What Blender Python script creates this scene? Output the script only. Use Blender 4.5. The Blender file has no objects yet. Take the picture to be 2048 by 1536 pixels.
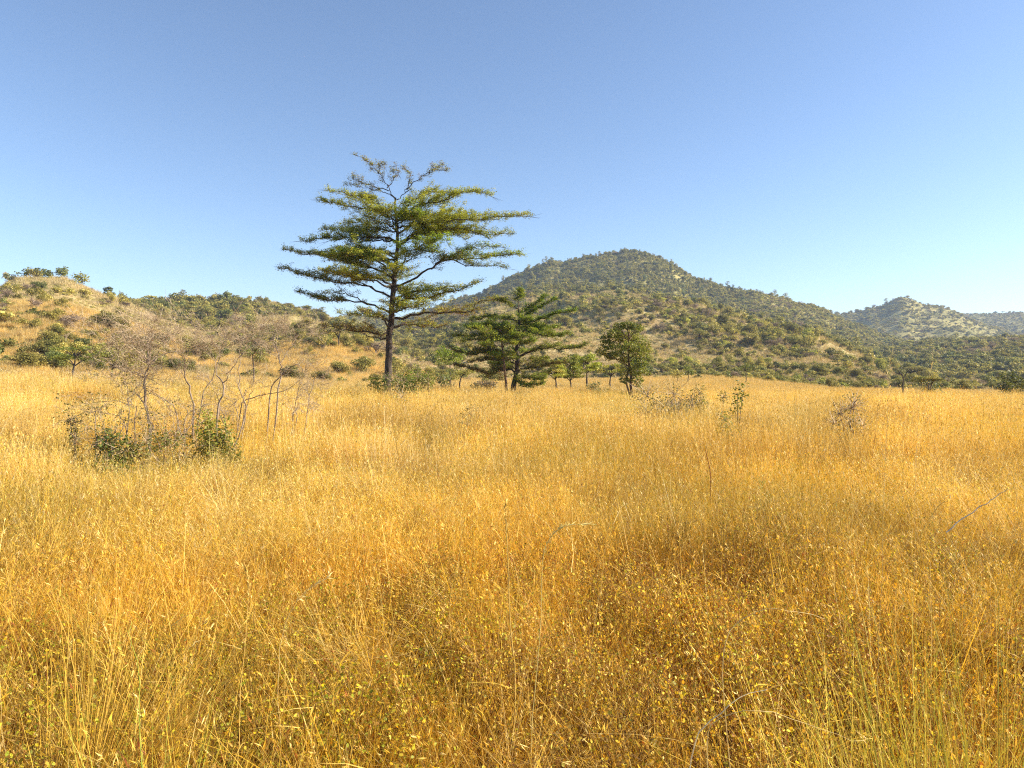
import bpy, math, random
import numpy as np
from mathutils import Vector, Matrix, Euler

# ------------------------------------------------------------------ camera, sky, sun, exposure
S = bpy.context.scene
C = S.collection
FPX, HZ, CAMZ = 1422.0, 745.0, 2.0          # focal length in px of a 2048 px wide frame, horizon row, eye height
cam = bpy.data.objects.new('camera', bpy.data.cameras.new('camera'))
C.objects.link(cam)
cam.data.sensor_width = 36.0
cam.data.lens = 36.0 * FPX / 2048.0
cam.data.shift_y = -(768.0 - HZ) / 2048.0
cam.data.clip_start = 0.05
cam.data.clip_end = 20000
cam.location = (0, 0, CAMZ)
cam.rotation_euler = (math.radians(90), 0, 0)
S.camera = cam
cam.data.dof.use_dof = False

SUN_AZ, SUN_EL = math.radians(88), math.radians(29)    # azimuth clockwise from the view direction
W = bpy.data.worlds.new('World'); S.world = W; W.use_nodes = True
nt = W.node_tree; nt.nodes.clear()
sky = nt.nodes.new('ShaderNodeTexSky'); sky.sky_type = 'NISHITA'; sky.sun_disc = False
sky.sun_elevation = SUN_EL; sky.sun_rotation = SUN_AZ
sky.altitude = 1200; sky.air_density = 1.0; sky.dust_density = 1.2; sky.ozone_density = 2.8
bg = nt.nodes.new('ShaderNodeBackground'); bg.inputs[1].default_value = 0.090
wo = nt.nodes.new('ShaderNodeOutputWorld')
nt.links.new(sky.outputs[0], bg.inputs[0]); nt.links.new(bg.outputs[0], wo.inputs[0])
sl = bpy.data.lights.new('sun', 'SUN'); sl.energy = 5.0; sl.angle = math.radians(0.53); sl.color = (1.0, 0.90, 0.74)
so = bpy.data.objects.new('sun', sl); C.objects.link(so)
sd = Vector((math.sin(SUN_AZ) * math.cos(SUN_EL), math.cos(SUN_AZ) * math.cos(SUN_EL), math.sin(SUN_EL)))
so.rotation_euler = sd.to_track_quat('Z', 'Y').to_euler(); so.location = sd * 400
S.view_settings.view_transform = 'Standard'; S.view_settings.look = 'None'
S.view_settings.exposure = 1.25; S.view_settings.gamma = 1.0
cy = S.cycles
cy.max_bounces = 7; cy.diffuse_bounces = 4; cy.transmission_bounces = 4; cy.glossy_bounces = 2
cy.volume_bounces = 1; cy.transparent_max_bounces = 4
cy.use_adaptive_sampling = False; cy.filter_width = 1.15
cy.use_denoising = False; cy.denoising_input_passes = 'RGB_ALBEDO_NORMAL'; cy.denoising_prefilter = 'NONE'

rng = np.random.default_rng(11)
random.seed(5)

# ------------------------------------------------------------------ helpers
def tag(o, label=None, cat=None, group=None, kind=None):
    if label: o['label'] = label
    if cat: o['category'] = cat
    if group: o['group'] = group
    if kind: o['kind'] = kind
    return o

class MB:
    """collects verts, quads/tris, a colour per vertex"""
    def __init__(s): s.v = []; s.q = []; s.t = []; s.c = []; s.n = 0
    def add(s, v, q=None, t=None, col=(1, 1, 1)):
        v = np.asarray(v, float).reshape(-1, 3)
        c = np.asarray(col, float)
        if c.ndim == 1: c = np.tile(c, (len(v), 1))
        s.v.append(v); s.c.append(c)
        if q is not None and len(q): s.q.append(np.asarray(q, np.int64).reshape(-1, 4) + s.n)
        if t is not None and len(t): s.t.append(np.asarray(t, np.int64).reshape(-1, 3) + s.n)
        s.n += len(v)
    def merge(s, o, M=None):
        for v, c in zip(o.v, o.c): pass
        V = np.concatenate(o.v); 
        if M is not None: V = V @ M[:3, :3].T + M[:3, 3]
        n0 = s.n; s.v.append(V); s.c.append(np.concatenate(o.c))
        for q in o.q: s.q.append(q + n0)
        for t in o.t: s.t.append(t + n0)
        s.n += len(V)
    def mesh(s, name, smooth=False):
        me = bpy.data.meshes.new(name)
        V = np.concatenate(s.v) if s.v else np.zeros((0, 3)); Cc = np.concatenate(s.c) if s.c else np.zeros((0, 3))
        q = np.concatenate(s.q) if s.q else np.zeros((0, 4), np.int64)
        t = np.concatenate(s.t) if s.t else np.zeros((0, 3), np.int64)
        me.vertices.add(len(V)); me.vertices.foreach_set('co', V.astype(np.float32).ravel())
        nl = len(q) * 4 + len(t) * 3
        me.loops.add(nl); me.loops.foreach_set('vertex_index', np.concatenate([q.ravel(), t.ravel()]).astype(np.int32))
        me.polygons.add(len(q) + len(t))
        st = np.concatenate([np.arange(len(q)) * 4, len(q) * 4 + np.arange(len(t)) * 3]).astype(np.int32)
        me.polygons.foreach_set('loop_start', st)
        if smooth: me.polygons.foreach_set('use_smooth', np.ones(len(st), bool))
        a = me.color_attributes.new('Col', 'FLOAT_COLOR', 'POINT')
        a.data.foreach_set('color', np.concatenate([Cc, np.ones((len(Cc), 1))], 1).astype(np.float32).ravel())
        me.update(calc_edges=True)
        return me
    def build(s, name, mat, parent=None, smooth=False, link=True):
        me = s.mesh(name, smooth); me.materials.append(mat)
        o = bpy.data.objects.new(name, me)
        if link: C.objects.link(o)
        if parent: o.parent = parent
        return o

def empty(name, loc, rz=0, sc=1):
    o = bpy.data.objects.new(name, None); C.objects.link(o); o.location = loc; o.rotation_euler = (0, 0, rz); o.scale = (sc,) * 3
    o.empty_display_size = 0.3
    return o

def nrm(a): return a / np.maximum(np.linalg.norm(a, axis=-1, keepdims=True), 1e-9)

def tube(mb, path, rad, ns=6, col=(1, 1, 1)):
    P = np.asarray(path, float); n = len(P); R = np.broadcast_to(rad, (n,))
    T = np.gradient(P, axis=0); T = nrm(T)
    up = np.array([0, 0, 1.0]) if abs(T[0][2]) < 0.9 else np.array([1.0, 0, 0])
    A = nrm(np.cross(T, up)); B = np.cross(T, A)
    an = np.arange(ns) * 2 * np.pi / ns
    V = P[:, None] + R[:, None, None] * (A[:, None] * np.cos(an)[None, :, None] + B[:, None] * np.sin(an)[None, :, None])
    q = []
    for i in range(n - 1):
        for k in range(ns):
            k2 = (k + 1) % ns
            q.append((i * ns + k, i * ns + k2, (i + 1) * ns + k2, (i + 1) * ns + k))
    mb.add(V, q, col=col)

def smooth_path(pts, n):
    P = np.asarray(pts, float)
    if len(P) < 3: 
        t = np.linspace(0, 1, n)[:, None]; return P[0] * (1 - t) + P[-1] * t
    Q = np.vstack([2 * P[0] - P[1], P, 2 * P[-1] - P[-2]])
    out = []
    m = len(P) - 1
    for s in np.linspace(0, m - 1e-6, n):
        i = int(s); t = s - i; p0, p1, p2, p3 = Q[i:i + 4]
        out.append(0.5 * ((2 * p1) + (-p0 + p2) * t + (2 * p0 - 5 * p1 + 4 * p2 - p3) * t * t + (-p0 + 3 * p1 - 3 * p2 + p3) * t ** 3))
    return np.array(out)

def leaves(mb, c, d, nn, L, Wd, col):
    """diamond leaves: centre base c, direction d, normal nn, length L, width Wd"""
    c = np.asarray(c, float); d = nrm(d); s = nrm(np.cross(d, nn)); L = np.asarray(L)[:, None]; Wd = np.asarray(Wd)[:, None]
    n3 = nrm(np.cross(s, d))
    V = np.stack([c, c + d * L * .45 + s * Wd * .5 + n3 * L * .06, c + d * L, c + d * L * .45 - s * Wd * .5 + n3 * L * .06], 1)
    N = len(c)
    q = np.arange(N * 4).reshape(N, 4)
    mb.add(V.reshape(-1, 3), q, col=np.repeat(col, 4, 0))

def round_leaves(mb, c, d, nn, L, col):
    """six sided rounded leaves"""
    c = np.asarray(c, float); d = nrm(d); s = nrm(np.cross(d, nn)); L = np.asarray(L)[:, None]; n3 = nrm(np.cross(s, d))
    V = np.stack([c, c + d * L * .3 + s * L * .36 + n3 * L * .05, c + d * L * .75 + s * L * .3 + n3 * L * .05, c + d * L,
                  c + d * L * .75 - s * L * .3 + n3 * L * .05, c + d * L * .3 - s * L * .36 + n3 * L * .05], 1)
    N = len(c); b = np.arange(N)[:, None] * 6
    q = np.concatenate([b + np.array([0, 1, 2, 3]), b + np.array([0, 3, 4, 5])])
    mb.add(V.reshape(-1, 3), q, col=np.repeat(col, 6, 0))

def ribbons(mb, base, dirs, L, Wd, bend, bdir, col, seg=3, tipcol=None, r=rng):
    """curved tapering blades; all arrays of N"""
    N = len(base); ts = np.linspace(0, 1, seg + 1)
    side = nrm(np.stack([-np.sin(a := r.uniform(0, 2 * np.pi, N)), np.cos(a), np.zeros(N)], 1))
    P = []
    for t in ts:
        c = base + dirs * (L * t)[:, None] + bdir * (bend * t ** 2.2)[:, None] - np.array([0, 0, 1.0]) * (bend * .35 * t ** 3)[:, None]
        w = (Wd * (1 - t * .85) * .5)[:, None]
        P.append(c - side * w); P.append(c + side * w)
    V = np.stack(P, 1)                                    # N, 2*(seg+1), 3
    k = 2 * (seg + 1); b = np.arange(N)[:, None] * k
    q = np.concatenate([b + np.array([2 * i, 2 * i + 1, 2 * i + 3, 2 * i + 2]) for i in range(seg)])
    cc = np.repeat(col[:, None], k, 1)
    if tipcol is not None:
        tt = np.repeat(ts, 2)[None, :, None]; cc = cc * (1 - tt) + tipcol[:, None] * tt
    mb.add(V.reshape(-1, 3), q, col=cc.reshape(-1, 3))
    return base + dirs * L[:, None] + bdir * bend[:, None] - np.array([0, 0, 1.0]) * (bend * .35)[:, None]

def pal(cols, n, r=rng, jit=.12, w=None):
    cols = np.array(cols, float); i = r.choice(len(cols), n, p=w)
    return cols[i] * (1 + r.normal(0, jit, (n, 1))).clip(.5, 1.6)

# ---- numpy gradient-ish value noise
_perm = np.random.default_rng(3).random((256, 256))
def vnoise(x, y):
    xi = np.floor(x).astype(int); yi = np.floor(y).astype(int); fx = x - xi; fy = y - yi
    fx = fx * fx * (3 - 2 * fx); fy = fy * fy * (3 - 2 * fy)
    g = lambda a, b: _perm[a % 256, b % 256]
    return (g(xi, yi) * (1 - fx) + g(xi + 1, yi) * fx) * (1 - fy) + (g(xi, yi + 1) * (1 - fx) + g(xi + 1, yi + 1) * fx) * fy
def fbm(x, y, o=4):
    s = 0; a = .5; 
    for k in range(o):
        s = s + a * (vnoise(x * 2 ** k + 17.3 * k, y * 2 ** k + 5.1 * k) - .5) * 2; a *= .5
    return s

# ------------------------------------------------------------------ materials
def new_mat(name):
    m = bpy.data.materials.new(name); m.use_nodes = True; m.node_tree.nodes.clear(); return m, m.node_tree
def foliage_mat(name, trans=.3, rough=.55, tint=(1, 1, 1), instancer=False, vary=.25, tcol=(1.0, 1.0, .6)):
    m, t = new_mat(name); N = t.nodes.new; K = t.links.new
    a = N('ShaderNodeAttribute'); a.attribute_name = 'Col'
    col = a.outputs['Color']
    oi = N('ShaderNodeObjectInfo')
    mr = N('ShaderNodeMapRange'); mr.inputs[3].default_value = 1 - vary; mr.inputs[4].default_value = 1 + vary
    K(oi.outputs['Random'], mr.inputs[0])
    mx = N('ShaderNodeMix'); mx.data_type = 'RGBA'; mx.blend_type = 'MULTIPLY'; mx.inputs[0].default_value = 1
    K(col, mx.inputs[6]); K(mr.outputs[0], mx.inputs[7]); col = mx.outputs[2]
    if instancer:
        b = N('ShaderNodeAttribute'); b.attribute_type = 'INSTANCER'; b.attribute_name = 'tint'
        m3 = N('ShaderNodeMix'); m3.data_type = 'RGBA'; m3.blend_type = 'MULTIPLY'; m3.inputs[0].default_value = 1
        K(col, m3.inputs[6]); K(b.outputs['Color'], m3.inputs[7]); col = m3.outputs[2]
    m2 = N('ShaderNodeMix'); m2.data_type = 'RGBA'; m2.blend_type = 'MULTIPLY'; m2.inputs[0].default_value = 1
    K(col, m2.inputs[6]); m2.inputs[7].default_value = (*tint, 1); col = m2.outputs[2]
    p = N('ShaderNodeBsdfPrincipled'); p.inputs['Roughness'].default_value = rough; p.inputs['Specular IOR Level'].default_value = .25
    K(col, p.inputs['Base Color'])
    tr = N('ShaderNodeBsdfTranslucent')
    m4 = N('ShaderNodeMix'); m4.data_type = 'RGBA'; m4.blend_type = 'MULTIPLY'; m4.inputs[0].default_value = 1
    K(col, m4.inputs[6]); m4.inputs[7].default_value = (*tcol, 1); K(m4.outputs[2], tr.inputs[0])
    ms = N('ShaderNodeMixShader'); ms.inputs[0].default_value = trans
    K(p.outputs[0], ms.inputs[1]); K(tr.outputs[0], ms.inputs[2])
    o = N('ShaderNodeOutputMaterial'); K(ms.outputs[0], o.inputs[0])
    return m
def bark_mat(name, c1, c2, scale=14, bump=.6):
    m, t = new_mat(name); N = t.nodes.new; K = t.links.new
    tc = N('ShaderNodeTexCoord'); mp = N('ShaderNodeMapping'); mp.inputs['Scale'].default_value = (1, 1, .18)
    K(tc.outputs['Object'], mp.inputs[0])
    n = N('ShaderNodeTexNoise'); n.inputs['Scale'].default_value = scale; n.inputs['Detail'].default_value = 6
    K(mp.outputs[0], n.inputs['Vector'])
    cr = N('ShaderNodeValToRGB'); cr.color_ramp.elements[0].position = .35; cr.color_ramp.elements[1].position = .68
    cr.color_ramp.elements[0].color = (*c1, 1); cr.color_ramp.elements[1].color = (*c2, 1); K(n.outputs[0], cr.inputs[0])
    p = N('ShaderNodeBsdfPrincipled'); p.inputs['Roughness'].default_value = .9; K(cr.outputs[0], p.inputs['Base Color'])
    b = N('ShaderNodeBump'); b.inputs['Strength'].default_value = bump; b.inputs['Distance'].default_value = .03; K(n.outputs[0], b.inputs['Height'])
    K(b.outputs[0], p.inputs['Normal'])
    o = N('ShaderNodeOutputMaterial'); K(p.outputs[0], o.inputs[0]); return m

M_leaf = foliage_mat('tree leaves', .35)
M_bush = foliage_mat('bush leaves', .32, vary=.35)
M_twig = foliage_mat('dry twigs', .05, vary=.2)
M_grass = foliage_mat('dry grass', .35, instancer=True, vary=.16, tcol=(1, .85, .45))
M_forb = foliage_mat('forb leaves', .38, instancer=True, vary=.18, tcol=(1, .9, .4))
M_hgrass = foliage_mat('hill grass', .3, vary=.2, tcol=(1, .85, .5))
M_stalk = foliage_mat('grass stalks', .2, vary=.15)
M_bark = bark_mat('dark bark', (.022, .016, .013), (.10, .07, .052))
M_bark2 = bark_mat('brown bark', (.05, .028, .016), (.19, .11, .065), 20)
M_bare = bark_mat('grey dead wood', (.15, .10, .065), (.40, .31, .22), 22)

# ------------------------------------------------------------------ terrain
def prof(pts):
    a = np.array(pts, float); return lambda u: np.interp(u, a[:, 0], a[:, 1])
LAY = [
    # (ridge distance, foot distance, drop width, exponent, roughness, skyline profile in frame px)
    ('A', 235, 85, 120, 1.05, 1.0, prof([(-1500, 640), (-700, 600), (-300, 600), (0, 576), (35, 560), (85, 554), (130, 558), (170, 575), (220, 596), (262, 612), (300, 632), (360, 655), (430, 676), (520, 706), (600, 735), (700, 790)])),
    ('S', 170, 95, 90, 1.2, .8, prof([(400, 800), (470, 720), (540, 668), (600, 652), (650, 655), (700, 672), (760, 700), (820, 730), (900, 780)])),
    ('B', 390, 150, 160, 1.1, 1.2, prof([(-1500, 560), (0, 600), (150, 612), (260, 609), (330, 604), (400, 603), (470, 604), (560, 610), (620, 622), (700, 648), (800, 676), (900, 700), (1000, 725), (1100, 770)])),
    ('E', 560, 175, 260, 1.05, 1.3, prof([(500, 730), (700, 672), (850, 646), (950, 612), (1060, 578), (1150, 574), (1250, 580), (1350, 597), (1450, 618), (1550, 640), (1640, 664), (1700, 690), (1780, 722), (1850, 745), (1950, 775)])),
    ('D', 860, 470, 500, 1.15, 1.3, prof([(-1500, 640), (500, 640), (600, 638), (700, 632), (800, 634), (860, 622), (900, 606), (950, 590), (1000, 567), (1040, 546), (1070, 534), (1110, 525), (1150, 517), (1200, 510), (1250, 504), (1290, 505), (1320, 517), (1350, 535), (1390, 557), (1430, 573), (1480, 579), (1520, 585), (1560, 596), (1590, 607), (1640, 617), (1690, 640), (1760, 668), (1850, 700), (1950, 730), (2100, 780)])),
    ('H', 620, 330, 300, 1.1, 1.0, prof([(1500, 800), (1600, 750), (1700, 712), (1780, 696), (1850, 686), (1950, 682), (2048, 677), (2300, 660), (3400, 640)])),
    ('F', 1450, 850, 500, 1.2, 1.2, prof([(1200, 700), (1500, 640), (1560, 622), (1640, 628), (1690, 627), (1720, 625), (1760, 611), (1800, 598), (1815, 596), (1840, 603), (1880, 616), (1920, 629), (1960, 648), (2048, 670), (2200, 720)])),
    ('G', 2000, 1300, 900, 1.1, 1.0, prof([(1000, 660), (1500, 640), (1700, 630), (1900, 629), (1960, 626), (2048, 625), (2200, 612), (3400, 600)])),
]
base_prof = prof([(-1500, 748), (0, 747), (250, 750), (400, 752), (700, 762), (1000, 764), (1200, 764), (1400, 757), (1500, 763), (1650, 779), (1800, 790), (2048, 792), (3400, 792)])

def H(X, Y):
    X = np.asarray(X, float); Y = np.asarray(Y, float)
    r = np.hypot(X, Y) + 1e-6
    az = np.arctan2(X, Y)
    azc = np.clip(az, -1.02, 1.02)
    u = 1024 + FPX * np.tan(azc); ca = np.cos(azc)
    fade = np.clip((1.75 - np.abs(az)) / .6, 0, 1); fade = fade * fade * (3 - 2 * fade)
    zb = (CAMZ + (HZ - base_prof(u)) / FPX * 150 * ca)
    tb = np.clip((r - 30) / 120, 0, 1); tb = tb * tb * (3 - 2 * tb)
    z = zb * tb * fade
    z = z + .95 * np.exp(-(((X + 21) / 13) ** 2 + ((Y - 31) / 9) ** 2)) + .06 * fbm(X / 6, Y / 6, 2) * np.clip(r / 6, 0, 1)
    g1 = fbm(X / 90, Y / 90, 5); g2 = 1 - np.abs(fbm(X / 60 + 9, Y / 130 + 4, 3)) * 2
    top = np.zeros_like(z) - 1e3
    for nme, D, F, Wd, p, rough, pf in LAY:
        Dn = D * (1 + .10 * fbm(azc * 6 + D, azc * 0 + D * .01, 2))
        hr = CAMZ + (HZ - pf(u) + rough * (4.5 * fbm(u / 42 + D, u * 0 + D, 3))) / FPX * Dn * ca - zb
        t = (r - F) / (Dn - F)
        up = np.clip(t, 0, 1) ** p
        dn = np.clip(1 - ((r - Dn) / Wd).clip(0) ** 1.6 * .6, 0, 1)
        bell = np.clip(t, 0, 1) * np.clip(1 - t, 0, 1) * 4
        h = hr * up * dn + rough * bell * np.abs(hr).clip(0, 60) * (.14 * g1 + .12 * g2 - .05)
        h = np.where(hr < 0, np.minimum(h, 0) - 2 * (t > 0), h)
        top = np.maximum(top, np.where(t > 0, h, -1e3))
    return z + np.maximum(top, 0) * fade

# polar sheet
azs = np.concatenate([np.linspace(-math.pi, -1.0, 60)[:-1], np.linspace(-1.0, 1.0, 900), np.linspace(1.0, math.pi, 60)[1:-1]])
rs = np.concatenate([[0.0], np.geomspace(.6, 60, 70), np.geomspace(61.5, 2600, 400), [2800.0, 3000.0]])
A_, R_ = np.meshgrid(azs, rs)
GX, GY = R_ * np.sin(A_), R_ * np.cos(A_); GZ = H(GX, GY)
nA, nR = len(azs), len(rs)
idx = np.arange(nA * nR).reshape(nR, nA); i2 = np.roll(idx, -1, 1)
q = np.stack([idx[:-1], i2[:-1], i2[1:], idx[1:]], -1)[1:].reshape(-1, 4)
mb = MB(); mb.add(np.stack([GX, GY, GZ], -1).reshape(-1, 3), q, np.stack([idx[0], i2[1], idx[1]], -1).reshape(-1, 3))

def ground_mat():
    m, t = new_mat('savanna ground'); N = t.nodes.new; K = t.links.new
    g = N('ShaderNodeNewGeometry')
    def noise(sc, det=5, rough=.6):
        n = N('ShaderNodeTexNoise'); n.inputs['Scale'].default_value = sc; n.inputs['Detail'].default_value = det
        n.inputs['Roughness'].default_value = rough; K(g.outputs['Position'], n.inputs['Vector']); return n.outputs[0]
    def ramp(f, *st):
        c = N('ShaderNodeValToRGB'); e = c.color_ramp.elements
        while len(e) < len(st): e.new(.5)
        for k, (p, cl) in enumerate(st): e[k].position = p; e[k].color = (*cl, 1)
        K(f, c.inputs[0]); return c.outputs[0]
    def mix(f, a, b):
        x = N('ShaderNodeMix'); x.data_type = 'RGBA'; K(f, x.inputs[0]); K(a, x.inputs[6]); K(b, x.inputs[7]); return x.outputs[2]
    straw = ramp(noise(.9, 8, .75), (.3, (.28, .22, .09)), (.5, (.43, .33, .15)), (.7, (.55, .44, .22)))
    soil = ramp(noise(2.2, 6), (.35, (.36, .22, .10)), (.65, (.52, .34, .17)))
    olive = ramp(noise(.5, 8, .8), (.35, (.10, .095, .03)), (.62, (.28, .23, .085)))
    c = mix(ramp(noise(.035, 4), (.52, (0, 0, 0)), (.66, (.8, .8, .8))), straw, soil)
    c = mix(ramp(noise(.02, 6, .65), (.50, (0, 0, 0)), (.62, (.8, .8, .8))), c, olive)
    le0 = N('ShaderNodeVectorMath'); le0.operation = 'LENGTH'; K(g.outputs['Position'], le0.inputs[0])
    mr0 = N('ShaderNodeMapRange'); mr0.inputs[1].default_value = 260; mr0.inputs[2].default_value = 420; mr0.inputs[4].default_value = .95; K(le0.outputs['Value'], mr0.inputs[0])
    scrub = ramp(noise(.06, 10, .75), (.36, (.15, .145, .05)), (.50, (.26, .235, .08)), (.62, (.40, .33, .13)), (.74, (.54, .43, .20)))
    c = mix(mr0.outputs[0], c, scrub)
    # bare dark litter under the foreground grass
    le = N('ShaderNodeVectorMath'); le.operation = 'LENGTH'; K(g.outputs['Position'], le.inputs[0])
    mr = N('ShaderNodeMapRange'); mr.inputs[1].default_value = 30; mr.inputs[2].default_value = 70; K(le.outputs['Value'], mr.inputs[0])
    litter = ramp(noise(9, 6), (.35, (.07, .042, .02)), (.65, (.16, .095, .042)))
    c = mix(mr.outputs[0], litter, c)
    p = N('ShaderNodeBsdfPrincipled'); p.inputs['Roughness'].default_value = 1; p.inputs['Specular IOR Level'].default_value = .05
    K(c, p.inputs['Base Color'])
    b = N('ShaderNodeBump'); b.inputs['Strength'].default_value = .8; b.inputs['Distance'].default_value = .5
    K(noise(1.3, 6, .7), b.inputs['Height']); K(b.outputs[0], p.inputs['Normal'])
    o = N('ShaderNodeOutputMaterial'); K(p.outputs[0], o.inputs[0]); return m
M_ground = ground_mat()
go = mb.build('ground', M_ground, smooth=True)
tag(go, 'straw coloured savanna plain rising into rolling bushy hills', kind='structure')

def W2(px, py, Y):                           # a point seen at frame px at depth Y
    return np.array([(px - 1024) / FPX * Y, Y, CAMZ + (HZ - py) / FPX * Y])
def gz(x, y): return float(H(np.array([x]), np.array([y]))[0])

# ------------------------------------------------------------------ instancing of stuff (points carry scale, spin, kind, tint)
def scatter(name, protos, P, rot, sc, idx, tint, label, extra=None):
    col = bpy.data.collections.new(name + ' kinds')
    for k, pm in enumerate(protos):
        o = bpy.data.objects.new('%s kind %02d' % (name, k), pm); col.objects.link(o)
    me = bpy.data.meshes.new(name); n = len(P)
    me.vertices.add(n); me.vertices.foreach_set('co', np.asarray(P, np.float32).ravel())
    a = me.attributes.new('spin', 'FLOAT_VECTOR', 'POINT'); a.data.foreach_set('vector', np.asarray(rot, np.float32).ravel())
    a = me.attributes.new('size', 'FLOAT_VECTOR', 'POINT'); a.data.foreach_set('vector', np.asarray(sc, np.float32).ravel())
    a = me.attributes.new('which', 'INT', 'POINT'); a.data.foreach_set('value', np.asarray(idx, np.int32))
    a = me.attributes.new('tint', 'FLOAT_COLOR', 'POINT'); a.data.foreach_set('color', np.concatenate([tint, np.ones((n, 1))], 1).astype(np.float32).ravel())
    o = bpy.data.objects.new(name, me); C.objects.link(o)
    ng = bpy.data.node_groups.new(name + ' scatter', 'GeometryNodeTree')
    ng.interface.new_socket('Geometry', in_out='INPUT', socket_type='NodeSocketGeometry')
    ng.interface.new_socket('Geometry', in_out='OUTPUT', socket_type='NodeSocketGeometry')
    N = ng.nodes.new; K = ng.links.new
    gi = N('NodeGroupInput'); goo = N('NodeGroupOutput'); ci = N('GeometryNodeCollectionInfo')
    ci.inputs['Collection'].default_value = col; ci.inputs['Separate Children'].default_value = True; ci.inputs['Reset Children'].default_value = True
    ip = N('GeometryNodeInstanceOnPoints'); ip.inputs['Pick Instance'].default_value = True
    def at(nm, dt):
        x = N('GeometryNodeInputNamedAttribute'); x.data_type = dt; x.inputs[0].default_value = nm
        return next(s for s in x.outputs if s.enabled and s.name == 'Attribute')
    K(gi.outputs[0], ip.inputs['Points']); K(ci.outputs[0], ip.inputs['Instance'])
    K(at('which', 'INT'), ip.inputs['Instance Index'])
    er = N('FunctionNodeEulerToRotation'); K(at('spin', 'FLOAT_VECTOR'), er.inputs[0]); K(er.outputs[0], ip.inputs['Rotation'])
    K(at('size', 'FLOAT_VECTOR'), ip.inputs['Scale']); K(ip.outputs[0], goo.inputs[0])
    md = o.modifiers.new('scatter', 'NODES'); md.node_group = ng
    tag(o, label, kind='stuff'); return o

# ------------------------------------------------------------------ plant builders for the hills (unit: metres, ~5 m wide)
G_DARK = [(.11, .135, .04), (.15, .175, .045), (.20, .21, .055), (.085, .11, .038)]
G_OLIVE = [(.27, .25, .06), (.34, .30, .08), (.20, .20, .055), (.43, .36, .11)]
G_DARK, G_OLIVE = [[tuple(min(.6, v * k_) for v, k_ in zip(c_, (1.25, 1.18, 1.1))) for c_ in p_] for p_ in (G_DARK, G_OLIVE)]
G_YEL = [(.32, .33, .05), (.41, .39, .065), (.24, .27, .045), (.48, .42, .09)]
G_MAUVE = [(.25, .18, .13), (.31, .225, .16), (.19, .14, .11), (.38, .28, .18)]
def crown_blobs(r, blobs, n, size, cols, flat=.5):
    """leaf clumps scattered in the shells of several overlapping ellipsoids (x, y, z, rx, ry, rz)"""
    b = np.array(blobs); w = b[:, 3] * b[:, 4]; k = r.choice(len(b), n, p=w / w.sum())
    d = nrm(r.normal(size=(n, 3))); rad = r.uniform(.35, 1.05, n)[:, None] ** .6
    c = b[k, :3] + d * b[k, 3:] * rad
    nn = nrm(d * .5 + r.normal(size=(n, 3)) * .5 + np.array([0, 0, flat]))
    t = nrm(r.normal(size=(n, 3)) * [1, 1, .45])
    clump = pal(cols, len(b), r)[k] * .45 + pal(cols, n, r) * .55
    return c, t, nn, size * r.uniform(.6, 1.5, n), clump
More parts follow.
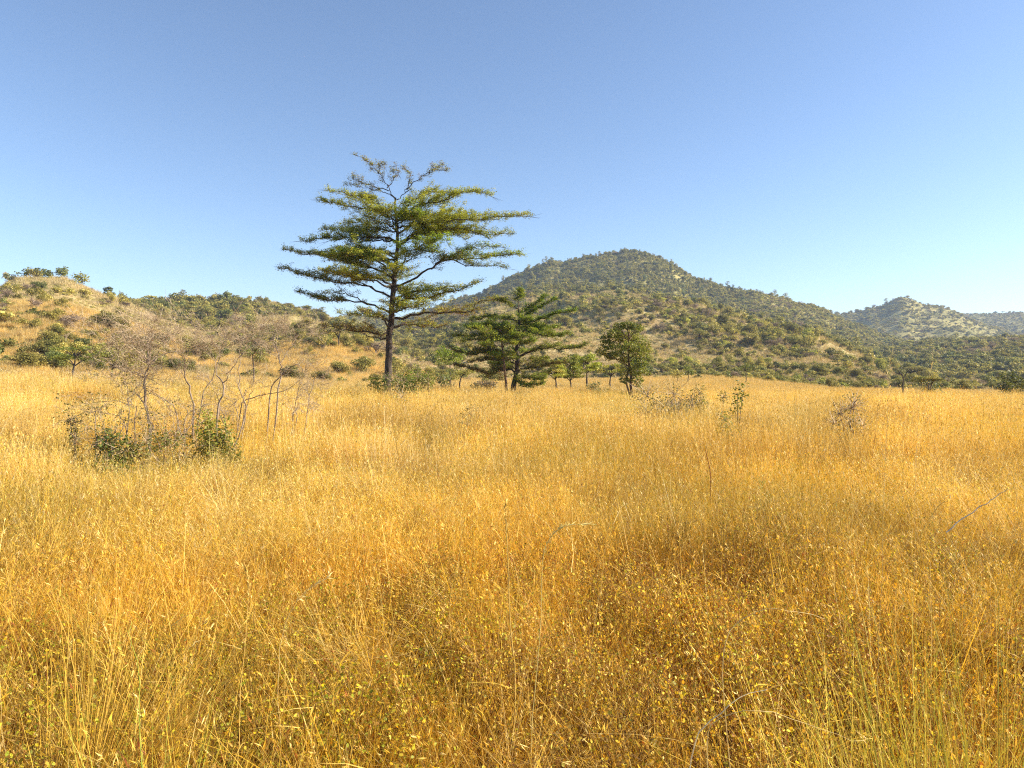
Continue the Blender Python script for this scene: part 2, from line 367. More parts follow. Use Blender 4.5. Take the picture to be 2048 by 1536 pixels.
def bush_mesh(kind, seed, leafn=420, lsize=.42):
    r = np.random.default_rng(seed); cr = MB(); tk = MB()
    if kind == 'umbrella':
        h = r.uniform(3.6, 4.8); tube(tk, [(0, 0, -.4), (r.normal() * .15, r.normal() * .15, h * .5), (r.normal() * .2, 0, h * .8)], [.17, .13, .09], 5)
        bl = []
        for k in range(7):
            a = r.uniform(0, 6.28); q_ = r.uniform(.6, 2.1); e = (math.cos(a) * q_, math.sin(a) * q_, h * r.uniform(.86, 1.04))
            tube(tk, [(0, 0, h * .48), (e[0] * .5, e[1] * .5, h * .78), e], [.09, .06, .03], 4)
            bl.append((*e, r.uniform(.9, 1.5), r.uniform(.9, 1.5), r.uniform(.22, .38)))
        cols = G_DARK + G_OLIVE if seed % 2 else G_OLIVE + G_YEL[:2]
    elif kind == 'bare':
        h = 2.2; bl = []
        for k in range(11):
            a = r.uniform(0, 6.28); q_ = r.uniform(.3, 1.7); e = (math.cos(a) * q_, math.sin(a) * q_, h * r.uniform(.55, 1.1))
            tube(tk, [(0, 0, -.2), (e[0] * .4, e[1] * .4, e[2] * .6), e], [.07, .05, .02], 4)
            bl.append((*e, r.uniform(.5, .9), r.uniform(.5, .9), r.uniform(.35, .6)))
        cols = G_MAUVE
    elif kind == 'layered':
        h = r.uniform(4.4, 5.6); tube(tk, [(0, 0, -.4), (0, 0, h)], [.15, .04], 5); bl = []
        for z in np.linspace(.38, 1, 5):
            for k in range(4):
                a = r.uniform(0, 6.28); q_ = r.uniform(.5, 1.5) * (1.25 - z * .75); bl.append((math.cos(a) * q_, math.sin(a) * q_, h * z, r.uniform(.7, 1.1), r.uniform(.7, 1.1), .16))
                tube(tk, [(0, 0, h * z - .25), bl[-1][:3]], [.05, .02], 4)
        cols = G_OLIVE + G_DARK[:2]
    else:
        h = r.uniform(2.2, 3.6); nb = 9; bl = []
        for k in range(nb):
            a = r.uniform(0, 6.28); q_ = r.uniform(0, 1.6); e = (math.cos(a) * q_, math.sin(a) * q_, h * r.uniform(.35, .85) * (1.05 - q_ * .2))
            bl.append((*e, r.uniform(.6, 1.15), r.uniform(.6, 1.15), r.uniform(.45, .85)))
            tube(tk, [(0, 0, -.3), (e[0] * .4, e[1] * .4, e[2] * .5), e], [.09, .06, .03], 4)
        cols = {'dark': G_DARK, 'olive': G_OLIVE, 'yellow': G_YEL, 'mixed': G_DARK + G_OLIVE}[kind]
    if kind == 'bare':
        n = 420; c, t, nn, s, cl = crown_blobs(r, bl, n, .75, cols, 0)
        t = nrm(t + np.array([0, 0, .35])); leaves(cr, c - t * s[:, None] * .5, t, nn, s, s * .07 + .015, cl)
        bl2 = c[:150]; leaves(cr, bl2, nrm(r.normal(size=(150, 3))), nn[:150], s[:150] * .3, s[:150] * .16, cl[:150])
    else:
        c, t, nn, s, cl = crown_blobs(r, bl, leafn, lsize, cols)
        leaves(cr, c, t, nn, s, s * .75, cl)
    return cr, tk
KINDS = [('umbrella', 1), ('umbrella', 2), ('umbrella', 3), ('dark', 4), ('dark', 5), ('olive', 6), ('olive', 7), ('olive', 17), ('yellow', 8), ('mixed', 9), ('mixed', 10),
         ('bare', 11), ('bare', 12), ('layered', 13), ('layered', 14)]
PRO = [bush_mesh(k, s) for k, s in KINDS]                     # full detail (crown, trunk)
far_meshes = []
for (k, s_), (cr, tk) in zip(KINDS, PRO):
    m_ = MB(); m_.merge(cr)
    n0 = sum(len(x) for x in m_.q); tkc = MB(); tkc.merge(tk); tkc.c = [np.tile([.07, .05, .04], (len(v), 1)) for v in tkc.v]; m_.merge(tkc)
    me = m_.mesh('far ' + k); me.materials.append(M_bush); far_meshes.append(me)
near_meshes = []
for (k, s_), _ in zip(KINDS, PRO):
    cr, tk = bush_mesh(k, s_ + 100, leafn=2600, lsize=.19)
    a = cr.mesh(k + ' crown'); a.materials.append(M_bush); b = tk.mesh(k + ' trunk'); b.materials.append(M_bark if k != 'bare' else M_bare)
    near_meshes.append((a, b))

# where plants stand on the hills
def visible(X, Y, Z):
    ok = np.ones(len(X), bool)
    for s in np.linspace(.15, .97, 34):
        zz = H(X * s, Y * s); ok &= (CAMZ + (Z + 2.0 - CAMZ) * s) > zz - .3
    return ok
cand = []
def sample_ring(r0, r1, n):
    r = np.sqrt(rng.uniform(r0 * r0, r1 * r1, n)); a = rng.uniform(-.72, .72, n); return r * np.sin(a), r * np.cos(a)
Xs, Ys = [], []
for r0, r1, n in [(75, 260, 12000), (260, 460, 17000), (460, 700, 30000), (700, 1000, 36000), (1000, 2300, 60000)]:
    x, y = sample_ring(r0, r1, n); Xs.append(x); Ys.append(y)
X = np.concatenate(Xs); Y = np.concatenate(Ys); Z = H(X, Y); rr = np.hypot(X, Y)
U = 1024 + FPX * X / Y; V = HZ - (Z - CAMZ) / Y * FPX
dens = .50 + 1.05 * fbm(X / 45, Y / 45, 3) + .6 * fbm(X / 14 + 50, Y / 14, 2)
eps = 3.0
slope = (H(X, Y + eps) - Z) / eps
dens = np.where(slope < .012, dens * .10, dens)
hillA = (rr < 262) & (U < 330)
dens = np.where(hillA & (V < 690), dens * .38 + .06, dens)
dens = np.where(hillA & (V > 690 - 35 * ((U > 110) & (U < 260))) & (U > 20), .95, dens)
dens = np.where((rr > 190) & (rr < 262) & (V < 585) & (U < 330), 0.02, dens)
dens = np.where((rr > 320) & (rr < 460) & (U < 680), dens + .22, dens)
dens = np.where((rr > 200) & (rr < 480) & (U > 1000) & (U < 1650), dens * .8, dens)
dens = np.where((rr > 600) & (rr < 1000) & (U > 1050), dens + .45, dens)
dens = np.where((rr > 340) & (U > 1650), dens + .4, dens)
dens = np.where((rr < 150) & (U > 330) & (U < 1000), dens * .6 + .05, dens)
dens = np.where(rr > 1000, dens + .7, dens)
field = (base_prof(U) - 4 < V) & (rr < np.where(U < 1000, 95, 175))
edge = (rr > 155) & (rr < 200) & (U > 1330)
dens = np.where(field & ~edge, dens * .05, dens); dens = np.where(edge, 1.1, dens)
keep = rng.uniform(0, 1, len(X)) < dens
X, Y, Z, rr, U, V = [a[keep] for a in (X, Y, Z, rr, U, V)]
vis = visible(X, Y, Z); X, Y, Z, rr, U, V = [a[vis] for a in (X, Y, Z, rr, U, V)]
n = len(X)
kn = fbm(X / 70 + 7, Y / 70 + 3, 3) + rng.normal(0, .28, n)
names = [k for k, _ in KINDS]
pick = lambda ks: rng.choice([i for i, k in enumerate(names) if k in ks], n)
which = pick(['olive', 'mixed'])
which = np.where(kn > .22, pick(['dark', 'mixed', 'olive']), which)
which = np.where(kn < -.22, pick(['olive', 'yellow', 'bare', 'bare']), which)
which = np.where(rng.uniform(size=n) < .04, pick(['layered', 'umbrella']), which)
hA = (rr < 262) & (U < 330)
which = np.where(hA & (V < 680) & (rng.uniform(size=n) < .6), pick(['bare', 'bare', 'olive']), which)
which = np.where(hA & (V > 665), pick(['dark', 'yellow', 'mixed', 'olive']), which)
which = np.where((rr > 480) & (rr < 1000) & (V < 590) & (rng.uniform(size=n) < .7), pick(['dark', 'mixed', 'dark', 'layered']), which)
which = np.where((rr > 150) & (rr < 420) & (U > 1330) & (rng.uniform(size=n) < .6), pick(['olive', 'yellow', 'mixed']), which)
size = rng.lognormal(-.15, .42, n).clip(.3, 2.0)
size = np.where((rr < 262), size * .52, size * .78)
size = np.where(edge[keep][vis] & (rr < 200), size * .75, size)
spin = np.stack([np.zeros(n), np.zeros(n), rng.uniform(0, 6.28, n)], 1)
sc3 = np.stack([size * rng.uniform(.85, 1.2, n), size * rng.uniform(.85, 1.2, n), size * rng.uniform(.75, 1.15, n)], 1)
size = np.where(rr > 1000, size * 1.5, size); sc3 = np.where((rr > 1000)[:, None], sc3 * [1.5, 1.5, 1.2], sc3)
score = size / rr * ((U > 20) & (U < 2030)) + 0
order = np.argsort(-score); top = order[:300]
REG = [('A_top', lambda u, v, r: r < 262 and u < 330 and v < 610, 'on the crest of the sunlit hill farthest left'),
       ('A_low', lambda u, v, r: r < 262 and u < 330 and v > 680, 'in the thicket at the foot of the left hill'),
       ('A', lambda u, v, r: r < 262 and u < 330, 'on the sparse golden slope of the left hill'),
       ('S', lambda u, v, r: r < 220 and u < 760, 'on the grassy spur left of the tall layered tree'),
       ('T', lambda u, v, r: r < 260 and u < 1020, 'on low ground behind the tall layered tree'),
       ('M', lambda u, v, r: r < 260 and u < 1340, 'at the hill foot behind the small round-crowned tree'),
       ('R1', lambda u, v, r: u < 1560, 'along the field edge right of the round-crowned tree'),
       ('R2', lambda u, v, r: u < 1800, 'where the golden field narrows below the long slope'),
       ('R3', lambda u, v, r: True, 'in the thicket at the right end of the field')]
LOOK = {'umbrella': 'flat-topped acacia', 'dark': 'dark green leafy bush', 'olive': 'olive green bush', 'yellow': 'yellow-green leafy bush', 'mixed': 'mottled green bush',
        'bare': 'leafless mauve-grey thorn bush', 'layered': 'small tree with layered branches'}
first = {}
for i in top:
    k = int(which[i]); nm = names[k]; u, v, r0 = U[i], V[i], rr[i]
    reg = next(t for _, f, t in REG if f(u, v, r0))
    tree = nm in ('umbrella', 'layered')
    sz = 'large ' if size[i] > .95 else ('small ' if size[i] < .55 else 'mid-sized ')
    kindname = 'acacia_tree' if nm == 'umbrella' else 'layered_tree' if nm == 'layered' else 'thorn_bush' if nm == 'bare' else 'bush'
    root = empty(kindname, (X[i], Y[i], Z[i] - .05), spin[i][2]); root.scale = sc3[i]
    for pn, me in zip(('crown', 'trunk' if tree else 'stems'), near_meshes[k]):
        o = bpy.data.objects.new(pn, me); C.objects.link(o); o.parent = root
    tag(root, sz + LOOK[nm] + ' ' + reg, 'tree' if tree else 'bush', LOOK[nm] + ' group ' + reg)
rest = order[300:]
scatter('hill_woodland', far_meshes, np.stack([X[rest], Y[rest], Z[rest] - .1], 1), spin[rest], sc3[rest], which[rest], np.ones((len(rest), 3)),
        'dense mass of small trees and bushes covering the hills')
print('hill plants', n)

# low scrub between the bushes
def scrub_mesh(seed):
    r = np.random.default_rng(seed); m = MB(); bl = [(*(r.normal(0, .7, 2)), r.uniform(.2, .55), r.uniform(.4, .9), r.uniform(.4, .9), r.uniform(.3, .55)) for k in range(5)]
    c, t, nn, s_, cl = crown_blobs(r, bl, 90, .38, [G_OLIVE + G_YEL, G_OLIVE + G_MAUVE, G_DARK + G_OLIVE, G_YEL + [(.45, .36, .14)]][seed % 4]); leaves(m, c, t, nn, s_, s_ * .7, cl)
    me = m.mesh('low scrub'); me.materials.append(M_bush); return me
Xs, Ys = [], []
for r0, r1, n_ in [(85, 280, 42000), (280, 620, 60000), (620, 1000, 60000), (1000, 2100, 60000)]:
    x, y = sample_ring(r0, r1, n_); Xs.append(x); Ys.append(y)
sx = np.concatenate(Xs); sy = np.concatenate(Ys); sr = np.hypot(sx, sy); su = 1024 + FPX * sx / sy
sz = H(sx, sy); k = (.55 + .9 * fbm(sx / 22 + 5, sy / 22, 3)) > rng.uniform(size=len(sx)); k &= ~((base_prof(su) - 4 < HZ - (sz - CAMZ) / sy * FPX) & (sr < np.where(su < 1000, 88, 175))); k &= visible(sx, sy, sz - 1); sx, sy, sz, sr = sx[k], sy[k], sz[k], sr[k]; n_ = len(sx)
ss = rng.uniform(.5, 1.2, n_) * np.clip(sr / 500, .5, 1.6)
scatter('hill_scrub', [scrub_mesh(s_) for s_ in range(8)], np.stack([sx, sy, sz - .1], 1), np.stack([np.zeros(n_), np.zeros(n_), rng.uniform(0, 6.28, n_)], 1), np.stack([ss, ss, ss * .9], 1), rng.integers(0, 8, n_), np.ones((n_, 3)), 'low olive scrub covering the hillsides')

# dry grass tufts on the hills
def tuft_mesh(seed, n=26, h=.9, spread=.35, wd=.05):
    r = np.random.default_rng(seed); m = MB(); a = r.uniform(0, 6.28, n); b = np.stack([np.cos(a), np.sin(a), np.zeros(n)], 1)
    L = h * r.uniform(.6, 1.1, n)
    ribbons(m, b * spread * r.uniform(0, 1, (n, 1)), nrm(np.array([0, 0, 1.0]) + b * .3), L, np.full(n, wd), L * .2, b, pal([(.48, .38, .17), (.58, .47, .24), (.38, .29, .12), (.64, .53, .30)], n, r), 2, r=r)
    me = m.mesh('hill tuft'); me.materials.append(M_hgrass); return me
Xs, Ys = [], []
for r0, r1, n_ in [(60, 140, 26000), (140, 280, 52000), (280, 620, 60000)]:
    x, y = sample_ring(r0, r1, n_); Xs.append(x); Ys.append(y)
tx = np.concatenate(Xs); ty = np.concatenate(Ys); k = (.62 + fbm(tx / 9, ty / 9, 3)) > rng.uniform(size=len(tx)); tx, ty = tx[k], ty[k]
tz = H(tx, ty); k = visible(tx, ty, tz - 1.5); tx, ty, tz = tx[k], ty[k], tz[k]; n_ = len(tx)
ts = rng.uniform(.6, 1.3, n_) * np.clip(np.hypot(tx, ty) / 200, .8, 1.9)
scatter('hill_grass', [tuft_mesh(s) for s in range(4)], np.stack([tx, ty, tz - .03], 1), np.stack([rng.normal(0, .1, n_), rng.normal(0, .1, n_), rng.uniform(0, 6.28, n_)], 1),
        np.stack([ts, ts, ts], 1), rng.integers(0, 4, n_), np.ones((n_, 3)), 'tufts of dry golden grass over the far plain and slopes')

# ------------------------------------------------------------------ foreground and mid grass
STRAW = [(.70, .52, .16), (.76, .60, .23), (.62, .43, .09), (.64, .46, .12), (.80, .66, .32)]
GOLD = [(.64, .44, .05), (.70, .50, .075), (.56, .36, .035), (.74, .56, .12)]
GREENISH = [(.36, .34, .055), (.45, .38, .07), (.27, .28, .05)]
RUST = [(.34, .12, .035), (.42, .18, .05), (.25, .10, .04)]
def grass_patch(seed, side, n, h, wd, cols, stalks=.25, lean=.16, headw=1.25, tip=None):
    r = np.random.default_rng(seed); m = MB()
    # blades stand in tussocks
    nt_ = max(4, int(side * side * 16)); tc = r.uniform(-.5, .5, (nt_, 2)) * side; tl = r.normal(0, lean * .7, (nt_, 2)); th = r.uniform(.55, 1.15, nt_)
    k = r.integers(0, nt_, n); loose = r.uniform(size=n) < .35
    p = np.where(loose[:, None], r.uniform(-.5, .5, (n, 2)) * side, tc[k] + r.normal(0, .055, (n, 2)))
    base = np.concatenate([p, np.full((n, 1), -.03)], 1)
    ln = tl[k] + r.normal(0, lean * .6, (n, 2)); d = nrm(np.concatenate([ln, np.ones((n, 1))], 1))
    L = h * r.beta(3.2, 2.2, n) * 1.25 * th[k]
    a = r.uniform(0, 6.28, n); bd = np.stack([np.cos(a), np.sin(a), np.zeros(n)], 1); bd = nrm(bd + np.concatenate([tl[k] * 3, np.zeros((n, 1))], 1))
    bend = L * np.abs(r.normal(0, .15, n)) + L * .03
    col = pal(cols, n, r)
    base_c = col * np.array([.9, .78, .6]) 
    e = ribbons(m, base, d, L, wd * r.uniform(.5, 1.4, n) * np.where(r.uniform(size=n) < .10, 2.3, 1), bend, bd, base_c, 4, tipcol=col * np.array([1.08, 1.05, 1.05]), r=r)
    # airy seed heads
    ns = int(n * stalks); j = r.choice(n, ns, replace=False)
    for rep in range(4):
        dd = nrm(d[j] * 1.0 + bd[j] * .5 + r.normal(0, .28, (ns, 3))); ll = h * r.uniform(.03, .08, ns)
        leaves(m, e[j] - dd * (ll * .7)[:, None], dd, r.normal(size=(ns, 3)), ll, np.full(ns, wd * headw), col[j] * np.array([1.1, 1.08, 1.1]))
    # broken litter blades lying low
    nl = n // 9; p2 = np.concatenate([r.uniform(-.5, .5, (nl, 2)) * side, r.uniform(.02, h * .35, (nl, 1))], 1); a = r.uniform(0, 6.28, nl)
    leaves(m, p2, np.stack([np.cos(a), np.sin(a), r.normal(0, .3, nl)], 1), r.normal(size=(nl, 3)) + [0, 0, 1], h * r.uniform(.15, .4, nl), np.full(nl, wd * .9), pal(cols, nl, r) * .8)
    me = m.mesh('grass patch'); me.materials.append(M_grass); return me
FORBL = [(.56, .44, .05), (.66, .52, .06), (.42, .38, .05), (.74, .55, .07), (.28, .28, .05), (.68, .38, .05), (.34, .18, .05), (.80, .64, .22), (.50, .46, .05), (.44, .30, .06), (.36, .34, .06)]
def forb_patch(seed, side, plants, h, leafs, ls, extra_yellow=False):
    r = np.random.default_rng(seed); m = MB(); tb = MB()
    pos, dr = [], []
    for p in range(plants):
        c = r.uniform(-.5, .5, 2) * side; hh = h * r.uniform(.65, 1.1)
        for s in range(r.integers(4, 7)):
            a = r.uniform(0, 6.28); q_ = r.uniform(.05, .55) * hh
            P = smooth_path([(c[0], c[1], -.02), (c[0] + math.cos(a) * q_ * .35, c[1] + math.sin(a) * q_ * .35, hh * .5), (c[0] + math.cos(a + .3) * q_, c[1] + math.sin(a + .3) * q_, hh * r.uniform(.8, 1.05))], 6)
            tube(tb, P, np.linspace(.0022, .0009, 6), 3, col=pal([(.26, .14, .06), (.36, .22, .08)], 1, r)[0])
            for b in range(4):                       # side twigs
                i = r.integers(2, 6); a2 = r.uniform(0, 6.28); e = P[i] + np.array([math.cos(a2), math.sin(a2), r.uniform(.1, 1.0)]) * r.uniform(.05, .14)
                tube(tb, [P[i], e], [.0011, .0006], 3, col=(.33, .20, .08)); nn_ = leafs // 4
                t = r.uniform(.15, 1.05, nn_)[:, None]; pos.append(P[i] * (1 - t) + e * t); dr.append(r.normal(size=(nn_, 3)) + [0, 0, .3])
            t = r.uniform(.3, 1, leafs // 3); ii = (t * 5).astype(int).clip(0, 4); f = (t * 5 - ii)[:, None]
            pos.append(P[ii] * (1 - f) + P[ii + 1] * f); dr.append(r.normal(size=(len(t), 3)))
    pos = np.concatenate(pos); dr = np.concatenate(dr); n = len(pos)
    pal_ = FORBL + ([(.66, .50, .03), (.50, .48, .05), (.38, .42, .05), (.30, .34, .04)] * 2 if extra_yellow else [])
    round_leaves(m, pos, dr, nrm(r.normal(size=(n, 3)) + [0.5, -.2, .7]), ls * r.uniform(.5, 1.35, n) , pal(pal_, n, r, .18))
    m.merge(tb)
    # thin dry grass among them
    k = int(plants * 6); base = np.concatenate([r.uniform(-.5, .5, (k, 2)) * side, np.full((k, 1), -.02)], 1); L = h * r.uniform(.6, 1.35, k)
    a = r.uniform(0, 6.28, k); bd = np.stack([np.cos(a), np.sin(a), np.zeros(k)], 1)
    ribbons(m, base, nrm(np.array([0, 0, 1.0]) + r.normal(0, .2, (k, 3)) * [1, 1, 0]), L, .0028 * r.uniform(.6, 1.5, k), L * np.abs(r.normal(0, .35, k)), bd, pal(STRAW + GOLD + RUST + [(.28, .19, .08)] * 2, k, r), 4, r=r)
    me = m.mesh('forb patch'); me.materials.append(M_forb); return me

protos = []; grp = {}
def reg(nm, me): grp.setdefault(nm, []).append(len(protos)); protos.append(me)
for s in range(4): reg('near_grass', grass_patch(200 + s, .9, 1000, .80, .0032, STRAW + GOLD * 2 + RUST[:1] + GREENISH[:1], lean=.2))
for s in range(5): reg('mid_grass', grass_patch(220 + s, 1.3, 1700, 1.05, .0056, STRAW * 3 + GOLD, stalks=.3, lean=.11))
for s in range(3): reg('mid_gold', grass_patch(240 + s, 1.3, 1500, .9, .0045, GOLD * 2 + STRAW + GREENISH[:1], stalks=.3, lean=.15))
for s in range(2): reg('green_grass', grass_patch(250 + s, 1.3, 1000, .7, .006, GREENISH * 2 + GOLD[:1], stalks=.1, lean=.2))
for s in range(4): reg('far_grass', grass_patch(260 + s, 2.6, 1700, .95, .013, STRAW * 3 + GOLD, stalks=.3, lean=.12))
def stalk_patch(seed, side, n, h, wd, cols):
    r = np.random.default_rng(seed); m = MB(); base = np.concatenate([r.uniform(-.5, .5, (n, 2)) * side, np.full((n, 1), -.02)], 1); L = h * r.uniform(.6, 1.2, n); a = r.uniform(0, 6.28, n)
    bd = np.stack([np.cos(a), np.sin(a), np.zeros(n)], 1); d = nrm(bd * r.uniform(0, .45, (n, 1)) + [0, 0, 1.0]); col = pal(cols, n, r); bend = L * np.abs(r.normal(0, .4, n))
    e = ribbons(m, base, d, L, wd * r.uniform(.6, 1.5, n), bend, bd, col, 8, r=r)
    for rep in range(7):
        k = r.uniform(size=n) < .6; q_ = e[k] - d[k] * (L[k] * r.uniform(0, .2, k.sum()))[:, None] + r.normal(0, .004, (k.sum(), 3)); leaves(m, q_, nrm(d[k] + bd[k] * .6 + r.normal(0, .3, (k.sum(), 3))), r.normal(size=(k.sum(), 3)), np.full(k.sum(), .035), np.full(k.sum(), wd * 1.1), col[k] * 1.1)
    nb = n * 2; b = r.integers(0, n, nb); t = r.uniform(.2, .6, nb)          # curling leaf blades on the stems
    q_ = base[b] + d[b] * (L[b] * t)[:, None]; a = r.uniform(0, 6.28, nb); ld = np.stack([np.cos(a), np.sin(a), r.uniform(.2, 1.2, nb)], 1)
    ribbons(m, q_, nrm(ld), r.uniform(.12, .35, nb), wd * r.uniform(1, 2, nb), r.uniform(.03, .16, nb), nrm(ld * [1, 1, 0] + [0, 0, -.6]), pal(cols + RUST[:1], nb, r), 4, r=r)
    me = m.mesh('stalk patch'); me.materials.append(M_grass); return me
for s in range(5): reg('stalks', stalk_patch(270 + s, 1.1, 34, 1.0, .0056, STRAW * 2 + GOLD))
for s in range(3): reg('tussock', stalk_patch(275 + s, .28, 150, 1.25, .0042, STRAW * 3 + GOLD[:1]))
for s in range(5): reg('forb', forb_patch(280 + s, .8, 16, .50, 18, .0145))
for s in range(3): reg('forb_y', forb_patch(290 + s, .8, 15, .50, 18, .017, True))
for k_, me in enumerate(protos): me.name = 'patch %02d' % k_

GP, GW, GT, GS = [], [], [], []
def grid_pts(r0, r1, cell, amax=.80):
    n_ = int(r1 / cell) + 2; gx, gy = np.meshgrid(np.arange(-n_, n_ + 1) * cell, np.arange(-2, n_ + 1) * cell)
    gx = gx.ravel() + rng.uniform(-.4, .4, gx.size) * cell; gy = gy.ravel() + rng.uniform(-.4, .4, gy.size) * cell
    r = np.hypot(gx, gy); a = np.abs(np.arctan2(gx, gy)); k = (r > r0) & (r < r1) & ((a < amax) | (r < 2.5)) & (gy > -1.0); return gx[k], gy[k], r[k]
def put(x, y, names_, hs, tint=None):
    for i in range(len(x)):
        GP.append((x[i], y[i], 0)); g = grp[names_[i]]; GW.append(g[rng.integers(len(g))]); GS.append(hs[i]); GT.append((1, 1, 1) if tint is None else tint[i])
forbness = lambda x, y: .72 + 1.15 * fbm(x / 2.3 + 31, y / 2.3, 3) - np.clip((np.hypot(x, y) - 4.5) / 5.0, 0, 1.6)
# near forbs, with dips and gaps
x, y, r = grid_pts(.9, 10.5, .52); f = forbness(x, y); k = (f > rng.uniform(0, .7, len(x))) & (fbm(x / .9 + 90, y / .9 + 12, 2) > -.42); x, y, r, f = x[k], y[k], r[k], f[k]
yl = (x < .1 - .1 * y + rng.normal(0, .5, len(x))) & (r < 5.5); put(x, y, np.where(yl, 'forb_y', 'forb'), rng.uniform(.7, 1.15, len(x)) * (1 + .5 * fbm(x / 1.3, y / 1.3 + 40, 2)))
x, y, r = grid_pts(1.7, 16, 1.15); put(x, y, np.full(len(x), 'stalks'), rng.uniform(.6, 1.1, len(x)))
x, y, r = grid_pts(2.0, 30, 1.15); k = fbm(x / 4 + 60, y / 4, 2) + rng.normal(0, .25, len(x)) > -.05; x, y, r = x[k], y[k], r[k]; put(x, y, np.full(len(x), 'tussock'), rng.uniform(.6, 1.05, len(x)) * np.clip(.5 + r / 26, .55, 1))
# near grass among them
x, y, r = grid_pts(1.3, 11, .62); f = forbness(x, y); k = (f < rng.uniform(.45, 2.0, len(x))) & (fbm(x / .9 + 90, y / .9 + 12, 2) > -.50); x, y, r = x[k], y[k], r[k]; put(x, y, np.full(len(x), 'near_grass'), rng.uniform(.6, 1.0, len(x)) * (1 + .25 * fbm(x / 1.5, y / 1.5, 2)))
# mid grass
x, y, r = grid_pts(6.5, 42, .82); f = fbm(x / 5 + 3, y / 5 + 8, 3) + rng.normal(0, .14, len(x)); gap = (fbm(x / 1.7 + 11, y / 2.3 + 70, 2) < -.30) & (r < 34); tall = (1 + .6 * fbm(x / 2.6, y / 2.6 + 9, 3)) * np.where(gap, .35, 1) * np.where((np.abs(x + 6.6 + (y - 12) * .3) < 3.2) & (y > 8) & (y < 14.5), .78, 1)
nm = np.where(f > .20, 'green_grass', np.where((f < -.05) | (r < 11), 'mid_gold', 'mid_grass')); hs = tall * rng.uniform(.8, 1.1, len(x)) * np.clip(.62 + (r - 6) / 18, .6, 1.0); put(x, y, nm, hs)
x, y, r = grid_pts(38, 150, 1.9); f = fbm(x / 9 + 3, y / 9 + 8, 3) + rng.normal(0, .1, len(x)); put(x, y, np.where(f > .33, 'green_grass', 'far_grass'), rng.uniform(.65, 1.05, len(x)))
GP = np.array(GP, float); GP[:, 2] = H(GP[:, 0], GP[:, 1]) - .01; n_ = len(GP); GS = np.array(GS)
U_ = 1024 + FPX * GP[:, 0] / np.maximum(GP[:, 1], .5)
w1 = fbm(GP[:, 0] / 4 + 77, GP[:, 1] / 4, 2)[:, None]
w2_n = fbm(GP[:, 0] / 1.8 + 7, GP[:, 1] / 1.8 + 33, 2)[:, None]
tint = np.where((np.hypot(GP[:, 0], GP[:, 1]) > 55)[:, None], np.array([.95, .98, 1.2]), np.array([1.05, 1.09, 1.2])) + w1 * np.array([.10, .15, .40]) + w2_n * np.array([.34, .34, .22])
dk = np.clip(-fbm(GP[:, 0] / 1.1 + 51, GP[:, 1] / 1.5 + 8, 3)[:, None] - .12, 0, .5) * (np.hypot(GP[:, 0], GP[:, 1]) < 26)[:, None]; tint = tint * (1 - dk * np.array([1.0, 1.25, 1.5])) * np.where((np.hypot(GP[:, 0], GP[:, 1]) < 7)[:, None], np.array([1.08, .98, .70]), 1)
tint = tint * np.where(np.isin(np.array(GW), grp['forb_y'])[:, None], np.array([.98, 1.02, .78]), 1)
tint = tint.clip(.3, 1.4)
# keep the patches clear of the lens
k = np.hypot(GP[:, 0], GP[:, 1]) > 1.0
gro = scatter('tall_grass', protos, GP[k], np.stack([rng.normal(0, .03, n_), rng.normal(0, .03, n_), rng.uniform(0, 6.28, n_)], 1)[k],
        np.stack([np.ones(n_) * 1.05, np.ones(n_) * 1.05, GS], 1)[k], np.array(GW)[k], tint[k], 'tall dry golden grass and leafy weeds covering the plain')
print('grass patches', n_)

